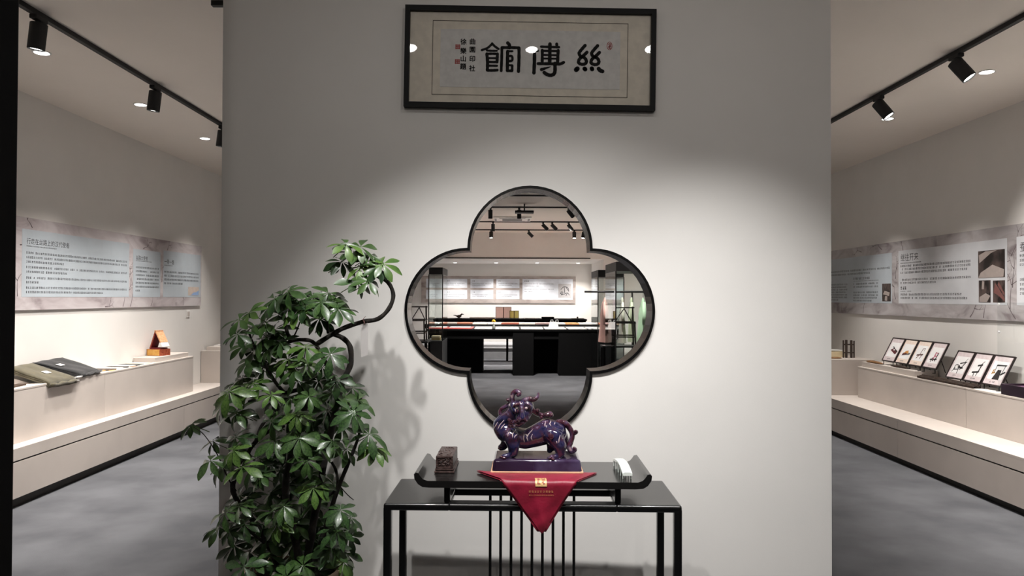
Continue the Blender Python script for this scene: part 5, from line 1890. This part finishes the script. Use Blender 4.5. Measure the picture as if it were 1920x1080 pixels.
# yellow flower in a vase
fx, _ = W(926.5, 0, 14.3)
vsx = thing('bud_vase', 'tiny grey vase holding a yellow bloom on the nearest black table', 'vase', (fx, 14.22, TT))
MB().lathe([(.02, 0), (.03, .01), (.034, .04), (.018, .075), (.014, .09), (.018, .098)], 16, Matrix.Translation((fx, 14.17, TT))).build('vase', mat('vase_grey', rgb(130, 134, 130), rough=.4), vsx, smooth=True)
MB().tube([(fx, 14.17, TT + .08), (fx - .004, 14.17, TT + .15)], .004, 6).build('stalk', M_petiole, vsx)
MB().ball((fx - .004, 14.17, TT + .165), .03, (1, 1, .8)).ball((fx + .016, 14.16, TT + .15), .02).ball((fx - .024, 14.17, TT + .15), .018).build('bloom', mat('flower_yellow', rgb(226, 178, 44), rough=.7), vsx, smooth=True, angle=180)
# things on the back counter
CZ = .955
bx1_, _ = W(861, 0, 18.9)
bd = thing('bird_ornament', 'small dark brown bird ornament on the back counter', 'ornament', (bx1_, 18.9, CZ))
MB().rbox(bx1_ - .12, bx1_ + .08, 18.85, 18.95, CZ, CZ + .02, .004).build('base', M_reed, bd)
MB().ball((bx1_, 18.9, CZ + .06), .04, (1.6, .9, 1)).tube([(bx1_ + .03, 18.9, CZ + .07), (bx1_ + .07, 18.9, CZ + .12), (bx1_ + .12, 18.9, CZ + .11)], [.025, .02, .006], 8).tube(
    [(bx1_ - .04, 18.9, CZ + .06), (bx1_ - .10, 18.9, CZ + .085), (bx1_ - .15, 18.9, CZ + .09)], [.02, .012, .005], 8).build('bird', mat('bronze_brown', rgb(70, 50, 40), rough=.5), bd, smooth=True, angle=180)


def silk(name, c):
    m = mat(name, c, scale=40, rough=.7)
    nt = m.node_tree
    b = nt.nodes['Principled BSDF']
    tr_ = nt.nodes.new('ShaderNodeBsdfTranslucent')
    tr_.inputs['Color'].default_value = c
    mx = nt.nodes.new('ShaderNodeMixShader')
    mx.inputs['Fac'].default_value = .7
    nt.links.new(b.outputs[0], mx.inputs[1])
    nt.links.new(tr_.outputs[0], mx.inputs[2])
    nt.links.new(mx.outputs[0], nt.nodes['Material Output'].inputs['Surface'])
    return m


def screen(label, px0, px1, py0, Y, c, fc, n):
    x0, z1 = W(px0, py0, Y)
    x1, _ = W(px1, py0, Y)
    t = thing('folding_screen', label, 'screen', ((x0 + x1) / 2, Y, CZ))
    w_ = (x1 - x0) / n
    mw = mat('screen_wood_%s' % c[0], fc, rough=.6)
    M_silk = silk('screen_silk_%s' % c[0], c[1])
    for i in range(n):
        a, b = x0 + i * w_, x0 + (i + 1) * w_
        p = MB().add([(a + .008, Y, CZ + .02), (b - .008, Y, CZ + .02), (b - .008, Y, z1 - .008), (a + .008, Y, z1 - .008)], [(0, 1, 2, 3)]).build('silk_panel', M_silk, t)
        for (u0, u1, v0, v1) in ((a, a + .01, CZ, z1), (b - .01, b, CZ, z1), (a + .01, b - .01, z1 - .01, z1), (a + .01, b - .01, CZ + .014, CZ + .024)):
            MB().box(u0, u1, Y - .009, Y + .009, v0, v1).build('wood_rail', mw, t)
    return t


screen('pink two-leaf silk screen on the back counter', 929.5, 959, 575.5, 18.95, ('pink', rgb(246, 206, 194)), rgb(122, 74, 58), 2)
screen('yellow two-leaf silk screen before the pink one', 955.5, 973, 582.5, 18.84, ('yellow', rgb(236, 218, 132)), rgb(96, 76, 40), 2)
mx_, _ = W(1028, 0, 18.9)
solo(MB().rbox(mx_ - .17, mx_ + .15, 18.8, 19.0, CZ, CZ + .055, .015, 3), 'cloth_bundle', M_blkmatte, 'low black bundle on the back counter', 'bundle', smooth=True)
mx2, _ = W(1083, 0, 18.9)
it = thing('incense_stand', 'tiny dark incense stand at the right end of the back counter', 'ornament', (mx2, 18.9, CZ))
MB().rbox(mx2 - .16, mx2 + .16, 18.84, 18.96, CZ, CZ + .022, .004).build('base', M_reed, it)
MB().lathe([(.012, .022), (.022, .03), (.026, .045), (.014, .058), (.004, .064)], 12, Matrix.Translation((mx2, 18.9, CZ))).build('burner', mat('bronze_dark', rgb(60, 40, 34), rough=.4), it, smooth=True)
lx, _ = W(905, 0, 18.95)
solo(MB().rbox(lx - .33, lx + .33, 18.86, 19.04, CZ, CZ + .035, .006), 'scroll_box', mat('scroll_cream', rgb(214, 200, 190), rough=.7), 'long flat cream scroll box on the back counter', 'box')
lx, _ = W(1010, 0, 18.95)
solo(MB().rbox(lx - .38, lx + .02, 18.95, 19.1, CZ, CZ + .02, .004), 'paper_roll_tray', mat('tray_pale', rgb(206, 204, 202), rough=.7), 'long flat pale tray on the back counter behind the bundle', 'tray')


# glass display cases
def vitrine(label, x0, x1, y0, y1, z_base, z0, z1, cap):
    t = thing('glass_case', label, 'display case', ((x0 + x1) / 2, (y0 + y1) / 2, 0))
    mk = mat('case_black', rgb(20, 20, 21), rough=.5)
    MB().rbox(x0, x1, y0, y1, z0, z1, .004, 1).build('cap', cap, t)
    MB().rbox(x0, x1, y0, y1, 0, z_base, .004, 1).build('base', mat('case_base', rgb(48, 49, 50), rough=.5), t)
    g = .006
    for (a, b, c, d_) in ((x0, x1, y0, y0 + g), (x0, x1, y1 - g, y1), (x0, x0 + g, y0 + g, y1 - g), (x1 - g, x1, y0 + g, y1 - g)):
        MB().box(a, b, c, d_, z_base, z0).build('glass_pane', M_vglass, t)
    for (a, b) in ((x0, y0), (x1, y0)):
        MB().box(a - .008, a + .008, b - .004, b + .012, z_base, z0).build('edge_seal', mk, t)
    return t


M_cap = mat('cap_black', rgb(16, 16, 17), rough=.5)
M_capg = mat('cap_grey', rgb(64, 66, 68), rough=.5)
lx0, lx1 = W(804, 0, 13.0)[0], W(830, 0, 13.0)[0]
vitrine('narrow glass case with black cap standing left of the black tables', lx0, lx1, 13.0, 14.05, .73, 1.905, 2.03, M_cap)
rx0, rx1 = W(1121.5, 0, 13.0)[0], W(1170, 0, 13.0)[0]
vitrine('tall glass case with black cap standing right of the black tables', rx0, rx1, 13.0, 14.05, .10, 1.87, 1.995, M_cap)
vx0, vx1 = W(1155, 0, 10.1)[0], W(1262, 0, 10.1)[0]
vitrine('tall glass case with grey cap nearest the right side of the opening', vx0, vx1, 10.1, 11.2, .12, 1.87, 2.0, M_capg)
for i, (py_, cn) in enumerate(((630, rgb(206, 190, 160)), (636, rgb(150, 130, 90)))):
    zz = .73 + (.05 if i == 0 else 0)
    solo(MB().rbox(lx0 + .03, lx1 - .06, 13.2, 13.4, zz, zz + (.03 if i == 0 else .05), .003, 1), 'gift_box', mat('gift_%d' % i, cn, rough=.6),
         ('pale box on top of the tan one inside the narrow glass case', 'tan box inside the narrow glass case under the pale box')[i], 'box')


# loom-like models on black tables
def loom(label, xc, Y, z, w_, h_, dp):
    t = thing('loom_model', label, 'loom model', (xc, Y, z))
    m = mat('loom_dark_wood', rgb(40, 34, 31), rgb(58, 50, 45), scale=30, rough=.5)
    for sx in (-1, 1):
        for sy in (-1, 1):
            MB().bar((xc + sx * w_ / 2, Y + sy * dp / 2, z), (xc + sx * w_ / 2 * .92, Y + sy * dp / 2, z + h_ * (1 if sy > 0 else .62)), .024).build('post', m, t)
    for v in (.25, .6, .97):
        MB().bar((xc - w_ / 2 * 1.1, Y + dp / 2, z + h_ * v), (xc + w_ / 2 * 1.1, Y + dp / 2, z + h_ * v), .02).build('rail', m, t)
    for v in (.22, .58):
        MB().bar((xc - w_ / 2, Y - dp / 2, z + h_ * v), (xc + w_ / 2, Y - dp / 2, z + h_ * v), .018).build('rail', m, t)
        for sx in (-1, 1):
            MB().bar((xc + sx * w_ / 2, Y - dp / 2, z + h_ * v), (xc + sx * w_ / 2, Y + dp / 2, z + h_ * v), .018).build('rail', m, t)
    MB().bar((xc - w_ * .4, Y + dp / 2 - .02, z + h_ * .6), (xc + w_ * .05, Y + dp / 2 - .02, z + h_ * .95), .014).build('brace', m, t)
    MB().bar((xc + w_ * .4, Y + dp / 2 - .02, z + h_ * .6), (xc + w_ * .05, Y + dp / 2 - .02, z + h_ * .95), .014).build('brace', m, t)


def low_table(label, x0, x1, y0, y1, z):
    t = thing('side_table', label, 'table', ((x0 + x1) / 2, (y0 + y1) / 2, 0))
    MB().rbox(x0, x1, y0, y1, z - .03, z, .004, 1).build('table_top', mat('table_charcoal', rgb(40, 41, 42), rough=.5), t)
    for x in (x0 + .03, x1 - .03):
        for y in (y0 + .03, y1 - .03):
            MB().box(x - .02, x + .02, y - .02, y + .02, 0, z - .03).build('leg', M_blkmatte, t)


low_table('dark side table left of the narrow glass case', W(755, 0, 12.0)[0], W(806, 0, 12.0)[0], 11.7, 12.3, .80)
loom('dark wooden loom model at the left edge of the opening', W(783, 0, 12.0)[0], 12.0, .80, .27, .56, .3)
low_table('dark side table under the hanging robes', W(1128, 0, 11.45)[0], W(1200, 0, 11.45)[0], 11.32, 11.62, .765)
loom('dark wooden loom model before the hanging robes', W(1170, 0, 11.47)[0], 11.47, .765, .33, .60, .2)

# robes on a rail
ry, rz = 11.95, 1.60
rr = thing('clothes_rail', 'black clothes rail carrying the silk robes behind the right glass case', 'clothes rail', (1.8, ry, 0))
MB().tube([(W(1096, 0, ry)[0], ry, rz), (2.7, ry, rz)], .017, 10).build('rail', M_blkmetal, rr, smooth=True)
for x in (2.66,):
    MB().tube([(x, ry, 0), (x, ry, rz)], .015, 10).build('post', M_blkmetal, rr, smooth=True)
MB().tube([(2.02, ry + .02, 0), (2.02, ry + .02, rz)], .012, 10).build('post', M_blkmetal, rr, smooth=True)
MB().box(1.9, 2.72, ry - .2, ry + .2, 0, .03).build('foot_plate', M_blkmetal, rr)
robes = [('peach pink', rgb(222, 172, 160), 1134, 640, .10), ('muted purple', rgb(128, 104, 124), 1151, 634, .05), ('cream', rgb(224, 222, 206), 1167, 642, .06),
         ('pale yellow green', rgb(206, 214, 182), 1184, 640, .06), ('mint green', rgb(190, 222, 188), 1206, 640, .09)]
for nm, c, px_, pyb, hw in robes:
    x, zb2 = W(px_, pyb, ry)
    t = thing('hanging_robe', nm + ' silk robe hanging on the black rail', 'robe', (x, ry, zb2), 0, 'robes on the rail')
    m = mat('robe_' + nm.replace(' ', '_'), c, scale=8, rough=.6, sheen=.3)
    top = rz - .10
    mb = MB()
    levels = [(1.0, .014), (.96, .022), (.90, hw * .34), (.75, hw * .52), (.5, hw * .76), (.25, hw * .96), (0, hw * 1.15)]
    seg = 18
    for t_i, (lv, r_) in enumerate(levels):
        for k in range(seg):
            a = 2 * pi * k / seg
            rip = 1 + (.10 * sin(a * 5 + px_) if t_i > 2 else 0)
            mb.v.append(Vector((x + r_ * .92 * cos(a) * rip, ry + r_ * 2.2 * sin(a) * rip * (1 if t_i > 1 else .8), zb2 + (top - zb2) * lv)))
    for i in range(len(levels) - 1):
        for k in range(seg):
            k2 = (k + 1) % seg
            mb.f.append((i * seg + k, i * seg + k2, (i + 1) * seg + k2, (i + 1) * seg + k))
    mb.f.append(tuple(range(seg)))
    mb.f.append(tuple((len(levels) - 1) * seg + k for k in range(seg))[::-1])
    mb.build('robe_body', m, t, smooth=True, recalc=True)
    for s_ in (-1, 1):
        MB().tube([(x, ry + s_ * hw * .9, zb2 + (top - zb2) * .9), (x - .01, ry + s_ * hw * 1.9, zb2 + (top - zb2) * .62), (x, ry + s_ * hw * 2.1, zb2 + (top - zb2) * .4)], [hw * .3, hw * .4, hw * .5], 10).build('sleeve', m, t, smooth=True, angle=180)
    MB().tube([(x, ry, top - .02), (x, ry, rz - .01), (x, ry + .02, rz + .017), (x, ry - .02, rz + .019)], .003, 6).build('hanger_hook', M_blkmetal, t)
    MB().tube([(x, ry, top + .01), (x, ry, top - .03)], .017, 8).build('collar', M_white, t)
